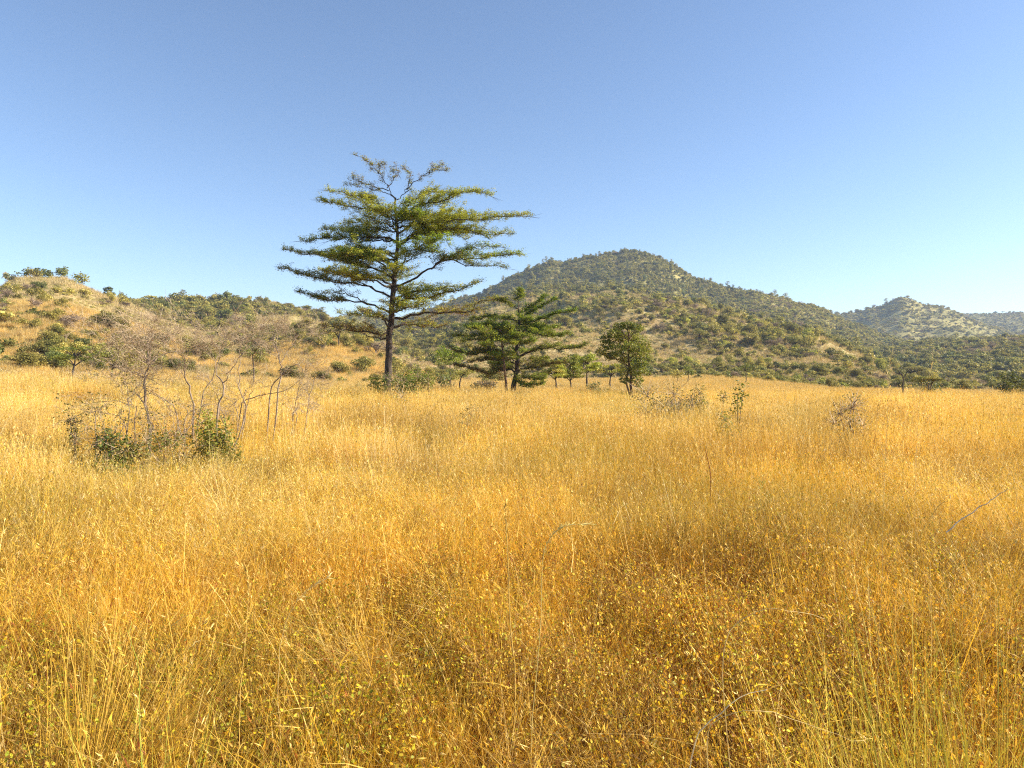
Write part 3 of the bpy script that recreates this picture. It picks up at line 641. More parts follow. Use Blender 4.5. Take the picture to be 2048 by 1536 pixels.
# ------------------------------------------------------------------ trees drawn from the photo
LG = [(.30, .35, .04), (.39, .41, .05), (.19, .23, .035), (.14, .18, .03), (.42, .38, .07)]
LGO = [(.38, .38, .05), (.46, .44, .06), (.29, .28, .05), (.23, .25, .04)]
LGR = [(.20, .28, .03), (.28, .38, .04), (.15, .21, .03), (.34, .43, .05)]
LBR = [(.26, .17, .06), (.33, .23, .08), (.22, .18, .055), (.18, .12, .05)]
def limb(tb, lf, path, r0, width, cols, dens=1.0, bare=.35, seed=0, leaf=.085, flat=1.0, rtip=.012):
    """a layered limb: main path, horizontal side twigs each with twiglets, leaf rosettes sitting on them"""
    r = np.random.default_rng(seed); P = smooth_path(path, 18)
    P[1:-1] += r.normal(0, .045, (16, 3)) + np.cumsum(r.normal(0, .022, (16, 3)), 0); seglen = np.linalg.norm(np.diff(P, axis=0), axis=1); Lt = seglen.sum()
    tube(tb, P, np.linspace(r0, rtip, 18) , 6)
    cen, wei = [], []
    nt_ = int(max(8, Lt * 7.0 * dens)); side = 1
    for i in range(nt_):
        s = bare + (1 - bare) * (i + r.uniform(0, 1)) / nt_; f = s * 17; k = min(int(f), 16); f -= k
        p = P[k] * (1 - f) + P[k + 1] * f; T = nrm(P[k + 1] - P[k]); T[2] *= .5; T = nrm(T)
        N_ = nrm(np.cross(T, [0, 0, 1.0])); side = -side
        shape = math.sin(min(1, (s - bare) / (1 - bare) * 1.25 + .18) * math.pi) ** .7 if s < 1 else .3
        l = width * max(.16, shape) * r.uniform(.55, 1.1)
        d = nrm(N_ * side * r.uniform(.7, 1.2) + T * r.uniform(.3, 1.0) + np.array([0, 0, r.normal(.16, .16)]))
        e = p + d * l + np.array([0, 0, .05 * l]); m_ = p + d * l * .5 + r.normal(0, .03, 3)
        Q = smooth_path([p, m_, e], 6); tube(tb, Q, np.linspace(max(.006, r0 * .22 * (1 - s * .7)), .005, 6), 3)
        nq = max(3, int(l / .16))
        for j in range(nq):
            t = r.uniform(.12, 1.0); ff = t * 5; kk = min(int(ff), 4); ff -= kk; c = Q[kk] * (1 - ff) + Q[kk + 1] * ff
            d2 = nrm(d * r.uniform(.2, 1) + N_ * r.normal(0, .5) + T * r.normal(.2, .6)); d2[2] = r.normal(.18, .3); l2 = r.uniform(.10, .34)
            e2 = c + d2 * l2; tube(tb, [c, e2], [.006, .004], 3)
            for tt in np.linspace(.3, 1, 3): cen.append(c * (1 - tt) + e2 * tt)
    tipdir = nrm(P[-1] - P[-2])
    for j in range(3):                                        # bare whiskers at the tip
        e = P[-1] + nrm(tipdir + r.normal(0, .3, 3) * [1, 1, .4]) * r.uniform(.2, .7); tube(tb, [P[-1], e], [.008, .003], 3)
    cen = np.array(cen); keep = r.uniform(size=len(cen)) < min(1, dens); cen = cen[keep]
    m = 9; n = len(cen) * m; c = np.repeat(cen, m, 0) + r.normal(0, .07, (n, 3)) * [1, 1, .9] + [0, 0, .03]
    a = r.uniform(0, 6.28, n); d = np.stack([np.cos(a), np.sin(a), r.normal(.25, .35, n)], 1); nn = nrm(r.normal(0, .45, (n, 3)) + [0, 0, 1])
    cl = np.repeat(pal(cols, len(cen), r, .1), m, 0) * (1 + r.normal(0, .12, (n, 1)))
    leaves(lf, c, d, nn, leaf * r.uniform(.6, 1.3, n), leaf * .55 * r.uniform(.7, 1.2, n), cl.clip(0.01, 1))

def zoomer(ox, oy, s, Yd, cx):
    """a path given in an enlarged view -> world; third number = depth in front (-) or behind (+) of the trunk plane"""
    def f(pts):
        out = []
        for p in pts:
            d = p[2] if len(p) > 2 else 0; out.append(W2(ox + p[0] / s, oy + p[1] / s, Yd) + np.array([0, d, 0]))
        return np.array(out)
    return f

def auto_limbs(trunk, zs, lens, r, front_only=False):
    """limbs leaving the trunk toward and away from the camera: list of (path)"""
    out = []
    for z, L in zip(zs, lens):
        i = np.argmin(abs(trunk[:, 2] - z)); p = trunk[i]
        a = r.choice([-1, 1]) * math.pi / 2 + r.normal(0, .75); d = np.array([math.cos(a), math.sin(a), 0])
        rise = L * r.uniform(.05, .2)
        out.append([p, p + d * L * .3 + [0, 0, rise * .9], p + d * L * .65 + [0, 0, rise * .9], p + d * L + [0, 0, rise * 1.15]])
    return out

# --- tall layered tree
YT = 38.0
z1 = zoomer(540, 280, 2.954, YT, 0); base = z1([(693, 1460)])[0]; gzt = gz(base[0], YT)
root = empty('layered_tree', (base[0], YT, gzt))
off = np.array([base[0], YT, gzt])
tb, lf, tr = MB(), MB(), MB()
trunk = smooth_path(np.vstack([[base[0] - .03, YT, gzt - .3], z1([(695, 1440), (703, 1250), (712, 1080), (728, 900), (741, 750), (754, 610), (746, 490), (738, 400), (741, 340)])]), 40)
tr_r = np.interp(np.linspace(0, 1, 40), [0, .08, .3, .45, .6, .8, 1], [.27, .20, .165, .135, .10, .065, .03])
tr_c = trunk.copy(); tr_c[3:] += np.random.default_rng(1).normal(0, .018, tr_c[3:].shape)
tube(tr, tr_c - off, tr_r, 14)
Bs = [  # path, radius, width, palette, density, bare share
    ([(705, 1150, 0), (600, 1142, -.3), (450, 1122, -.6), (285, 1090, -.8)], .075, 1.5, LBR, .75, .12),
    ([(705, 1180, 0), (560, 1150, 1), (430, 1090, 1.8), (330, 1075, 2.2)], .05, 1.2, LBR + LG[2:4], .6, .3),
    ([(740, 1050, 0), (900, 1038, -.3), (1050, 1040, -.5), (1190, 1032, -.6), (1228, 985, -.6), (1340, 950, -.7)], .085, 1.5, LBR + LGO, .62, .2),
    ([(735, 1100, 0), (850, 1050, 1), (1000, 1000, 2), (1120, 1010, 2.6)], .05, 1.3, LBR, .55, .3),
    ([(712, 1025, 0), (600, 970, .2), (430, 935, .4), (290, 932, .5), (150, 890, .6)], .075, 1.1, LG[2:4] + LBR[2:3], .95, .42),
    ([(735, 1015, 0), (790, 950, -.3), (940, 936, -.9), (1090, 905, -1.2), (1240, 858, -1.3)], .085, 1.7, LGO + LG, 1.15, .12),
    ([(718, 930, 0), (620, 885, -.2), (430, 855, -.4), (260, 815, -.5), (95, 765, -.5)], .075, 1.2, LG[2:4] + LGO[2:], 1.0, .35),
    ([(725, 880, 0), (640, 855, -1.2), (520, 830, -2), (400, 815, -2.6)], .06, 1.3, LGO, 1.1, .3),
    ([(738, 860, 0), (850, 826, -.2), (960, 772, -.5), (1050, 728, -.8), (1200, 770, -1), (1390, 775, -1.1)], .08, 1.1, LG[2:4] + LBR[2:3], .75, .4),
    ([(960, 772, -.5), (1055, 700, -.5), (1200, 715, -.4), (1350, 700, -.4), (1480, 682, -.4)], .05, 1.5, LGR[:2] + LG, 1.25, .1),
    ([(742, 800, 0), (820, 730, -.8), (920, 690, -1.8), (1080, 670, -2.4)], .06, 1.6, LGR + LG[:2], 1.2, .3),
    ([(738, 830, 0), (640, 770, 0), (500, 735, 0), (330, 690, .2), (100, 645, .3)], .075, 1.6, LGO + LG, 1.15, .3),
    ([(740, 780, 0), (650, 720, -1), (540, 700, -1.8), (380, 720, -2.4)], .055, 1.5, LG + LGR[:1], 1.1, .3),
    ([(748, 700, 0), (620, 660, .8), (470, 650, 1.4), (300, 640, 2)], .055, 1.4, LG, 1.0, .3),
    ([(752, 640, 0), (830, 590, -.4), (960, 560, -.8), (1120, 550, -1), (1290, 600, -1)], .07, 1.5, LGO + LG, 1.1, .25),
    ([(755, 600, 0), (850, 545, .3), (1000, 535, .5), (1200, 540, .6), (1420, 540, .6)], .07, 1.6, LGO + LG, 1.15, .2),
    ([(750, 560, 0), (880, 510, -.4), (1080, 500, -.8), (1300, 490, -.9), (1535, 478, -1)], .065, 1.7, LGO * 2 + LG, 1.2, .12),
    ([(752, 610, 0), (650, 578, -.3), (500, 590, -.5), (350, 590, -.6), (215, 610, -.6)], .065, 1.4, LG[1:4], 1.1, .25),
    ([(750, 540, 0), (640, 530, .2), (480, 530, .4), (310, 520, .5)], .055, 1.5, LG + LGO, 1.15, .15),
    ([(742, 480, 0), (650, 430, 0), (520, 395, -.2), (400, 380, -.2), (300, 362, -.2)], .055, 1.25, LGO + LG[:2], 1.1, .15),
    ([(740, 450, 0), (620, 370, .4), (560, 330, .6), (430, 315, .9)], .04, 1.2, LGO, 1.0, .2),
    ([(742, 440, 0), (860, 400, -.2), (1000, 370, -.4), (1180, 310, -.5), (1315, 350, -.5)], .055, 1.4, LGO + LG[:2], 1.05, .15),
    ([(744, 480, 0), (900, 450, .6), (1060, 440, 1), (1280, 405, 1.2)], .055, 1.5, LGO + LG[:2], 1.1, .15),
    ([(741, 400, 0), (830, 340, .5), (930, 280, .7), (1080, 300, .9)], .035, 1.1, LGO, .9, .25),
    ([(745, 500, 0), (700, 470, -1.2), (640, 450, -2)], .045, 1.3, LGO + LG, 1.2, .2),
    ([(745, 520, 0), (820, 490, -1.2), (900, 480, -2)], .045, 1.4, LGR + LG, 1.2, .2),
]
for i, (p, r0, w, cols, dn, br) in enumerate(Bs):
    limb(tb, lf, z1(p) - off, r0 * .85, w, cols, dn * 1.02, br, 400 + i, leaf=.08)
    if dn > .8:                                   # a lighter side limb forking off each big one
        rr_ = np.random.default_rng(900 + i); Q = z1(p) - off; j = max(1, len(Q) // 3); a0 = Q[j]; e = Q[-1] * .8 + Q[0] * .2 + [0, rr_.choice([-1, 1]) * rr_.uniform(.8, 1.7), rr_.uniform(.15, .6)]
        limb(tb, lf, [a0, a0 * .55 + e * .45 + [0, 0, .25], e], r0 * .5, w * .75, cols, dn * .62, .1, 930 + i, leaf=.08)
r_ = np.random.default_rng(8)
zs = gzt + np.linspace(4.0, 10.2, 20); ls_ = np.interp(np.linspace(0, 1, 20), [0, .5, 1], [3.3, 3.4, 1.7])
for i, p in enumerate(auto_limbs(trunk, zs, ls_, r_)): limb(tb, lf, np.array(p) - off, .06, 1.4, (LBR + LG) if i < 2 else LG + LGO, .75 if i < 3 else 1.0 * .9, .2, 450 + i, leaf=.08)
# thin airy top
for i, p in enumerate([[(741, 350), (700, 300), (650, 220), (600, 150), (520, 95)], [(700, 300), (610, 265), (540, 240), (490, 218)], [(741, 350, .2), (790, 330), (825, 265), (820, 200), (740, 155)],
                       [(800, 310), (860, 250), (940, 200), (1045, 178)], [(690, 285), (740, 240), (760, 205)], [(640, 200), (650, 165), (680, 158)], [(940, 200), (965, 170), (1020, 150)], [(745, 345), (640, 300), (450, 262)]]):
    limb(tb, lf, z1(p) - off, .028, .34, LGO + LBR, .62, .35, 480 + i, leaf=.07, rtip=.006)
# dead hanging twigs low on the trunk
for i in range(26):
    k = r_.integers(6, 17); p = trunk[k]; a = r_.uniform(0, 6.28); L = r_.uniform(.5, 1.7)
    tube(tb, smooth_path([p, p + np.array([math.cos(a) * L * .5, math.sin(a) * L * .5, r_.normal(0, .12)]), p + np.array([math.cos(a) * L, math.sin(a) * L, r_.normal(-.15, .3)])], 5) - off, np.linspace(.014, .005, 5), 3)
tr.build('trunk', M_bark, root, smooth=True); tb.build('branches', M_bark, root); lf.build('crown', M_leaf, root)
tag(root, 'tallest tree, flat layered yellow-green branches on a dark leaning trunk', 'tree')

# --- second layered tree
YB = 49.0; z2 = zoomer(880, 580, 6.827, YB, 0); base = z2([(1000, 1350)])[0]; g_ = gz(base[0], YB); off = np.array([base[0], YB, g_])
root = empty('layered_tree', off); tb, lf, tr = MB(), MB(), MB()
trunk = smooth_path(np.vstack([[base[0], YB, g_ - .2], z2([(1000, 1330), (1040, 1150), (1062, 920), (1045, 800), (1072, 640), (1080, 450), (1070, 250), (1062, 60)])]), 30)
tube(tr, trunk - off, np.interp(np.linspace(0, 1, 30), [0, .1, .4, 1], [.24, .19, .14, .02]), 10)
Bs = [([(1090, 910, 0), (1200, 850, -.3), (1400, 800, -.6), (1720, 815, -.8), (1980, 735, -.8)], .09, 1.1, LG[1:4], .85, .25),
      ([(1040, 870, 0), (850, 825, 0), (600, 800, .2), (430, 830, .3), (130, 770, .3)], .09, 1.2, LG[2:4] + LBR[2:3], .9, .25),
      ([(1045, 1100, 0), (900, 1070, -.2), (700, 1110, -.4), (450, 1050, -.5), (220, 1020, -.5)], .07, 1.1, LG[1:4] + LBR, 1.0, .12),
      ([(1060, 1090, 0), (1200, 1055, -.3), (1450, 1030, -.5), (1680, 1000, -.6)], .06, .9, LG[1:4] + LBR, .95, .15),
      ([(1060, 1050, 0), (1200, 1000, .4), (1330, 930, .7), (1450, 930, 1)], .05, 1.1, LBR + LG * 2, .95, .2),
      ([(1020, 1000, 0), (880, 960, .6), (650, 960, 1), (400, 985, 1.2)], .05, 1.2, LG[1:4] + LBR, 1.0, .15),
      ([(1040, 750, 0), (900, 700, -.5), (700, 690, -1), (330, 710, -1.4)], .05, 1.2, LG[1:4], 1, .2),
      ([(1065, 660, 0), (1150, 600, -.2), (1300, 600, -.4), (1500, 640, -.5), (1750, 590, -.5)], .06, 1.3, LGR + LG, 1.15, .2),
      ([(1065, 680, 0), (930, 560, 0), (760, 590, 0), (500, 600, .2), (170, 630, .3)], .055, 1.0, LG[1:4], 1.1, .2),
      ([(1075, 560, 0), (900, 520, -.3), (650, 500, -.5), (380, 510, -.6)], .05, 1.1, LGR[:3] + LG[2:4], 1.1, .15),
      ([(1075, 590, 0), (1200, 520, .4), (1400, 520, .6), (1620, 490, .8)], .05, 1.1, LGR + LG, 1.15, .2),
      ([(1078, 480, 0), (1200, 450, -.2), (1450, 380, -.4), (1820, 285, -.6)], .045, .45, LGR[:3], 1.2, .2),
      ([(1078, 430, 0), (950, 400, .3), (700, 390, .5), (440, 405, .6)], .04, .8, LG[1:4], 1.1, .2),
      ([(1072, 330, 0), (1180, 280, -.2), (1300, 200, -.3), (1450, 90, -.4)], .035, .4, LGR[:3], 1.25, .15),
      ([(1070, 380, 0), (1200, 320, .2), (1350, 230, .3), (1600, 110, .3)], .035, .35, LGR[:3], 1.0, .2),
      ([(1065, 260, 0), (950, 200, 0), (850, 130, .1), (730, 120, .2)], .03, .6, LG, 1.1, .15),
      ([(1065, 180, 0), (1060, 100, 0), (1080, 10, 0)], .02, .35, LGR + LG, 1.1, .1),
      ([(1020, 1210, 0), (1080, 1260, -.4), (1180, 1280, -.8), (1380, 1225, -1)], .035, .5, LGR[:3], 1.2, .1)]
for i, (p, r0, w, cols, dn, br) in enumerate(Bs): limb(tb, lf, z2(p) - off, r0, w * 1.05, cols, dn * 1.15, br, 520 + i, leaf=.1)
for i, p in enumerate(auto_limbs(trunk, g_ + np.linspace(1.6, 5.6, 13), list(np.interp(np.linspace(0, 1, 13), [0, .4, 1], [2.6, 3.0, 1.2])), r_)): limb(tb, lf, np.array(p) - off, .045, 1.2, LG + LGR, .95, .25, 550 + i, leaf=.1)
tr.build('trunk', M_bark, root, smooth=True); tb.build('branches', M_bark, root); lf.build('crown', M_leaf, root)
tag(root, 'shorter layered green tree on a crooked dark trunk, right behind the tallest tree', 'tree')

# --- slender tree beside it
YC = 47.5; z3 = zoomer(880, 580, 6.827, YC, 0); base = z3([(900, 1350)])[0]; g_ = gz(base[0], YC); off = np.array([base[0], YC, g_])
root = empty('slender_tree', off); tb, lf, tr = MB(), MB(), MB()
trunk = smooth_path(np.vstack([[base[0], YC, g_ - .2], z3([(905, 1330), (885, 1100), (858, 850), (838, 660), (830, 540)])]), 20)
tube(tr, trunk - off, np.linspace(.11, .03, 20), 8)
for i, (p, r0, w, cols, dn, br) in enumerate([([(838, 640, 0), (700, 600, -.3), (560, 560, -.4), (420, 540, -.5)], .03, .8, LG[1:4], 1, .2), ([(835, 600, 0), (900, 540, 0), (980, 500, 0)], .03, .6, LG, 1, .2),
        ([(850, 780, 0), (700, 760, -.5), (560, 780, -.8)], .03, .8, LG[1:4], .9, .2), ([(850, 760, 0), (900, 730, -.5), (1000, 720, -.9)], .03, .7, LG, .9, .2), ([(885, 1100, 0), (830, 1180, -.2), (860, 1260, -.3)], .03, .3, LBR, .3, .2),
        ([(832, 560, 0), (760, 520, .5), (640, 470, .8)], .03, .7, LG, 1, .2)]): limb(tb, lf, z3(p) - off, r0, w, cols, dn, br, 580 + i, leaf=.1)
tr.build('trunk', M_bark2, root, smooth=True); tb.build('branches', M_bark2, root); lf.build('crown', M_leaf, root)
tag(root, 'thin straight brown tree beside the crooked trunk of the shorter layered tree', 'tree')

# --- broadleaf tree with a rounded crown
YR = 42.0; z4 = zoomer(1180, 630, 8.53, YR, 0); base = z4([(700, 1460)])[0]; g_ = gz(base[0], YR); off = np.array([base[0], YR, g_])
root = empty('broadleaf_tree', off); tr, tb, lf = MB(), MB(), MB()
for pth, r0, r1 in [([(705, 1470, 0), (705, 1300, 0), (690, 1150, 0), (700, 1000, 0), (670, 850, 0)], .085, .06), ([(690, 1460, -.05), (665, 1320, 0), (628, 1180, .05), (640, 1020, .1), (668, 870, 0)], .06, .04),
                    ([(670, 860, 0), (655, 700, 0), (680, 560, 0), (660, 400, 0), (640, 230, 0)], .06, .02)]:
    P = z4(pth); 
    if pth[0][1] > 1400: P = np.vstack([P[0] + [0, 0, -(P[0][2] - g_) - .2], P])
    tube(tr, smooth_path(P, 20) - off, np.linspace(r0, r1, 20), 8)
r = np.random.default_rng(77)
blobs_z = [(640, 180, 0, 150, 70), (500, 200, .3, 110, 90), (780, 230, -.3, 110, 100), (400, 320, -.4, 130, 90), (270, 400, 0, 100, 80), (560, 380, .5, 150, 100), (740, 380, .5, 130, 110), (330, 500, .4, 140, 90), (200, 620, 0, 110, 80),
           (850, 450, 0, 110, 120), (960, 560, -.2, 90, 130), (450, 600, -.6, 150, 110), (620, 560, -.7, 140, 120), (800, 620, -.6, 150, 110), (380, 700, .4, 130, 70), (980, 760, .1, 70, 120), (850, 800, -.3, 120, 100), (560, 760, -.3, 90, 70), (560, 960, 0, 80, 110),
           (780, 940, -.3, 140, 100), (960, 940, 0, 60, 110), (580, 1110, -.2, 90, 60), (800, 1100, -.1, 110, 80), (840, 1200, 0, 60, 40), (680, 780, .6, 120, 120)]
sc_ = YR / FPX / 8.53; bl = []
for (x, y, d, rx, ry) in blobs_z:
    c = z4([(x, y, d)])[0] - off; bl.append((*c, rx * sc_, rx * sc_ * .95, ry * sc_))
    t0 = z4([(670, min(1150, max(y + 180, 300)), 0)])[0] - off; tube(tb, smooth_path([t0, (t0 + c) / 2 + r.normal(0, .05, 3), c], 6), np.linspace(.035, .01, 6), 4)
    for k in range(6):
        e = c + nrm(r.normal(size=3)) * rx * sc_ * .8; tube(tb, [c, e], [.01, .004], 3)
c, t, nn, s, cl = crown_blobs(r, bl, 7800, .105, [(.16, .21, .03), (.24, .29, .04), (.34, .35, .05), (.12, .16, .03), (.42, .38, .07)])
leaves(lf, c, t, nn, s, s * .62, cl)
tr.build('trunk', M_bark2, root, smooth=True); tb.build('branches', M_bark2, root); lf.build('crown', M_leaf, root)
tag(root, 'small upright broadleaf tree with dense rounded green crown and forked brown trunk', 'tree')

GB = [(.11, .15, .03), (.17, .21, .035), (.08, .11, .025), (.26, .27, .045)]
OB = [(.25, .21, .06), (.32, .27, .08), (.18, .155, .05), (.39, .33, .12)]
# --- bare thorn trees at left
TW = [(.36, .26, .16), (.44, .33, .20), (.26, .18, .11), (.52, .41, .27)]
def twiggy(root_pos, stems, seed, label, cat, group, fine=1.0, nm='bare_thorn_tree', leafcols=None, leafn=0, droop=0.0, mat=None, tl=.55, depth=4):
    r = np.random.default_rng(seed); off = np.array(root_pos); root = empty(nm, off); tr, tw, lf = MB(), MB(), MB(); tips = []
    def grow(p, d, L, rad, lev):
        n_ = 5; P = [p]; 
        for i in range(n_): d = nrm(d + r.normal(0, .13, 3) + np.array([0, 0, -.05 * droop])); P.append(P[-1] + d * L / n_)
        P = np.array(P); rad = max(rad, .0024)
        tube(tr if rad > .008 else tw, P, np.linspace(rad, rad * .55, n_ + 1), 5 if rad > .01 else 3, col=TW[r.integers(4)])
        tips.append(P[-1]); 
        if lev <= 0: return
        for k in range(int(r.integers(2, 5) * fine) + 1):
            i = r.integers(2, n_ + 1); dd = nrm(d + r.normal(0, .62, 3)); grow(P[i], dd, L * r.uniform(.5, .8), rad * .52, lev - 1)
    for pth, r0, r1, ends in stems:
        P = smooth_path(pth, 14) - off; P[1:-1] += r.normal(0, .018, (12, 3)) * [1, 1, .4]; tube(tr, P, np.linspace(r0, r1, 14) * .62, 7)
        for k in range(ends):
            i = 13 if k < ends * .6 else r.integers(6, 13); d = nrm(nrm(P[min(i, 13)] - P[i - 2]) + r.normal(0, .7, 3)); grow(P[i], d, tl * r.uniform(.6, 1.2), r1 * .42, depth - 1)
    tr.build('trunk', mat or M_bare, root, smooth=True)
    if tw.n: tw.build('twigs', M_twig, root)
    if leafn:
        T = np.array(tips); k = r.integers(0, len(T), leafn); n_ = leafn; col = pal(leafcols, n_, r)
        leaves(lf, T[k] + r.normal(0, .05, (n_, 3)), r.normal(size=(n_, 3)), nrm(r.normal(size=(n_, 3)) + [0, 0, .5]), .045 * r.uniform(.6, 1.4, n_), .026 * r.uniform(.7, 1.3, n_), col); lf.build('leaves', M_leaf, root)
    tag(root, label, cat, group); return root
def thicket(px, Y, top_py, wpx, label, seed, ns=11, leafcols=None, leafn=0):
    r = np.random.default_rng(seed); f = foot(px, Y); s_ = Y / FPX; hgt = CAMZ + (HZ - top_py) * s_ - f[2]; wr = wpx * s_ / 2; st = []
    for k in range(ns):
        a = r.uniform(0, 6.28); q_ = wr * r.uniform(.25, .95); hh = hgt * r.uniform(.45, .85); b = f + [r.normal(0, .1), r.normal(0, .1), 0]
        c, s__ = math.cos(a), math.sin(a) * .7
        st.append(([b, b + [c * q_ * .35, s__ * q_ * .35, hh * .45], b + [c * q_ * .75, s__ * q_ * .75, hh * .85], b + [c * q_, s__ * q_, hh * r.uniform(.8, 1.05)]], .02, .009, 6))
    return twiggy(f, st, seed, label, 'shrub', None, tl=wr * .45, depth=3, nm='bare_shrub', leafcols=leafcols, leafn=leafn)
Y1 = 13.5; w = lambda px, py, d=0, Y=Y1: W2(px, py, Y) + np.array([0, d, 0])
def foot(px, Y, d=0): x = (px - 1024) / FPX * Y; return np.array([x, Y + d, gz(x, Y + d) - .05])
f0 = foot(300, Y1)
twiggy(f0, [([f0, w(299, 860), w(292, 800), w(290, 760), w(298, 728)], .045, .03, 10), ([w(298, 730), w(285, 712, -.2), w(262, 700, -.4)], .022, .012, 7), ([w(298, 730), w(312, 710, .2), w(345, 700, .3)], .022, .012, 7),
            ([w(298, 730), w(300, 705, .3), w(302, 680, .4)], .022, .01, 7), ([w(298, 730), w(305, 712, -.3), (w(320, 690, -.6))], .022, .01, 6), ([w(298, 728), w(280, 700, .3), w(270, 680, .5)], .02, .01, 6), ([w(293, 780), w(330, 800, -.1), w(365, 830, -.3)], .012, .008, 3)],
       31, 'leafless thorn tree with a broom-like head of fine twigs on a thin trunk', 'tree', None, tl=.5, fine=1.25)
f1 = foot(385, 14.0); w1_ = lambda px, py, d=0: W2(px, py, 14.0) + np.array([0, d, 0])
twiggy(f1, [([f1, w1_(384, 800), w1_(372, 760), w1_(368, 725), w1_(352, 700)], .035, .012, 6), ([f1, w1_(360, 820, -.2), w1_(330, 790, -.3), w1_(295, 770, -.3)], .02, .008, 5), ([f1, w1_(400, 800, .1), w1_(418, 755, .2), w1_(420, 725, .2), w1_(440, 690, .2)], .022, .01, 6)],
       32, 'forked leafless shrub with dark upright stems, right of the broom-headed thorn tree', 'shrub', None, tl=.42, depth=4, nm='bare_shrub')
f2 = foot(432, 13.2); w2_ = lambda px, py, d=0: W2(px, py, 13.2) + np.array([0, d, 0])
twiggy(f2, [([f2, w2_(436, 820), w2_(446, 790), w2_(446, 765), w2_(430, 745), w2_(440, 715)], .035, .012, 6), ([w2_(446, 770), w2_(470, 740, -.2), w2_(500, 700, -.2)], .018, .008, 6), ([f2, w2_(480, 830, .3), w2_(466, 780, .3), w2_(464, 730, .3), w2_(470, 690, .3)], .02, .01, 7)],
       33, 'crooked bare shrub with reddish curving stem behind the leafy green column', 'shrub', None, tl=.42, depth=4, nm='bare_shrub')
f3 = foot(530, 15.0); w3_ = lambda px, py, d=0: W2(px, py, 15.0) + np.array([0, d, 0])
twiggy(f3, [([f3, w3_(540, 790), w3_(560, 755), w3_(590, 730), w3_(606, 738)], .028, .01, 6), ([foot(470, 15.0), w3_(480, 815), w3_(510, 795), w3_(540, 787), w3_(575, 780), w3_(600, 760)], .022, .008, 6), ([f3 + [.1, 0, 0], w3_(550, 770, .3), w3_(552, 730, .3), w3_(545, 700, .3), w3_(538, 680, .3)], .03, .014, 11),
            ([w3_(552, 725, .3), w3_(565, 700, .4), w3_(580, 672, .4)], .018, .008, 8)], 34, 'pale leafless shrub of sprawling arched branches, farthest right of the bare shrubs', 'shrub', None, tl=.5, depth=4, nm='bare_shrub')
f4 = foot(255, 12.8); w4_ = lambda px, py, d=0: W2(px, py, 12.8) + np.array([0, d, 0])
twiggy(f4, [([f4, w4_(272, 835), w4_(262, 812), w4_(235, 803), w4_(190, 805)], .018, .006, 5), ([f4, w4_(250, 850), w4_(225, 830), w4_(180, 822)], .016, .006, 5), ([f4, w4_(258, 830), w4_(258, 790), w4_(250, 760)], .018, .008, 6)], 35, 'low tangled dry shrub drooping over the grass, left of the thorn trunk', 'shrub', None, tl=.4, droop=.6, depth=3, nm='bare_shrub', leafcols=G_OLIVE, leafn=350)

thicket(470, 14.5, 700, 170, 'open grey-brown tangle of dead twigs among the bare stems', 131, 5)
thicket(345, 13.0, 770, 130, 'low brown twig tangle right beside the trunk of the broom-headed thorn tree', 132, 5, OB, 250)
thicket(575, 15.5, 690, 120, 'pale twig tangle around the sprawling arched branches', 133, 4)
thicket(215, 12.4, 775, 130, 'low sprawling tangle of thin twigs with sparse olive leaves, left of the broom-headed thorn tree', 134, 5, OB, 500)
# --- leafy shrubs
def leafy(px, py_top, py_bot, Y, wpx, label, seed, cols, n_=900, ls=.042, cat='shrub', nm='leafy_shrub', twig=12, depthf=.8, blobn=8, stem=None, airy=.9, group=None):
    r = np.random.default_rng(seed); f = foot(px, Y); off = f; root = empty(nm, off); st, lf = MB(), MB(); s = Y / FPX; bl = []
    hb = min(.2, CAMZ + (HZ - py_bot) * s - off[2]); ht = CAMZ + (HZ - py_top) * s - off[2]
    for k in range(blobn):
        a = r.uniform(0, 6.28); q_ = r.uniform(0, .95); t = r.uniform(0, 1) ** 1.3; z = hb + (ht - hb) * (.12 + .78 * t); wr = wpx * s * .5
        rad = wr * (1 - .35 * abs(t - .5)) ; c = (math.cos(a) * q_ * rad, math.sin(a) * q_ * rad * depthf, z); bl.append((*c, wr * r.uniform(.3, .5), wr * r.uniform(.3, .5), max(.08, (ht - hb) * r.uniform(.14, .26))))
        tube(st, smooth_path([(r.normal(0, .04), r.normal(0, .04), -.05), (c[0] * .4, c[1] * .4, z * .55), c], 6), np.linspace(.014 if stem is None else stem, .005, 6), 4, col=(.16, .10, .07))
        for j in range(twig): tube(st, [c, np.array(c) + nrm(r.normal(size=3) + [0, 0, .4]) * wr * r.uniform(.3, .75)], [.005, .002], 3, col=TW[r.integers(4)])
    c, t, nn, sz, cl = crown_blobs(r, bl, n_, ls, cols); leaves(lf, c, t, nn, sz, sz * .6, cl)
    st.build('stems', M_twig, root); lf.build('leaves', M_leaf, root); tag(root, label, cat, group); return root
leafy(228, 850, 915, 12, 150, 'dark green shrub sunk in the grass below the thorn trunk', 61, GB, 2600, .05, blobn=16)
leafy(425, 795, 900, 12.6, 70, 'upright yellow-green leafy column among the bare stems', 62, [(.22, .24, .04), (.30, .29, .05), (.14, .16, .03)], 1900, .05, blobn=16)
leafy(465, 830, 900, 12.8, 40, 'narrow dark leafy sprout right of the yellow-green column', 63, GB, 700, .045)
leafy(155, 795, 890, 12.5, 60, 'thin sprawling shrub with scattered small leaves, farthest left in the grass', 64, GB + OB, 420, .045, twig=18)
leafy(330, 862, 915, 12.2, 170, 'low olive shrub under the leaning bare stems', 65, OB + GB, 2200, .045, blobn=16)
leafy(805, 690, 800, 36.0, 110, 'dry brown twiggy shrub beside the trunk of the tallest tree', 66, OB + G_YEL[:2], 900, .09, twig=34, blobn=12)
leafy(815, 745, 800, 35.0, 125, 'bright green broad-leaved shrub low beside the tallest trunk', 67, LGR + GB, 1700, .11, blobn=12)
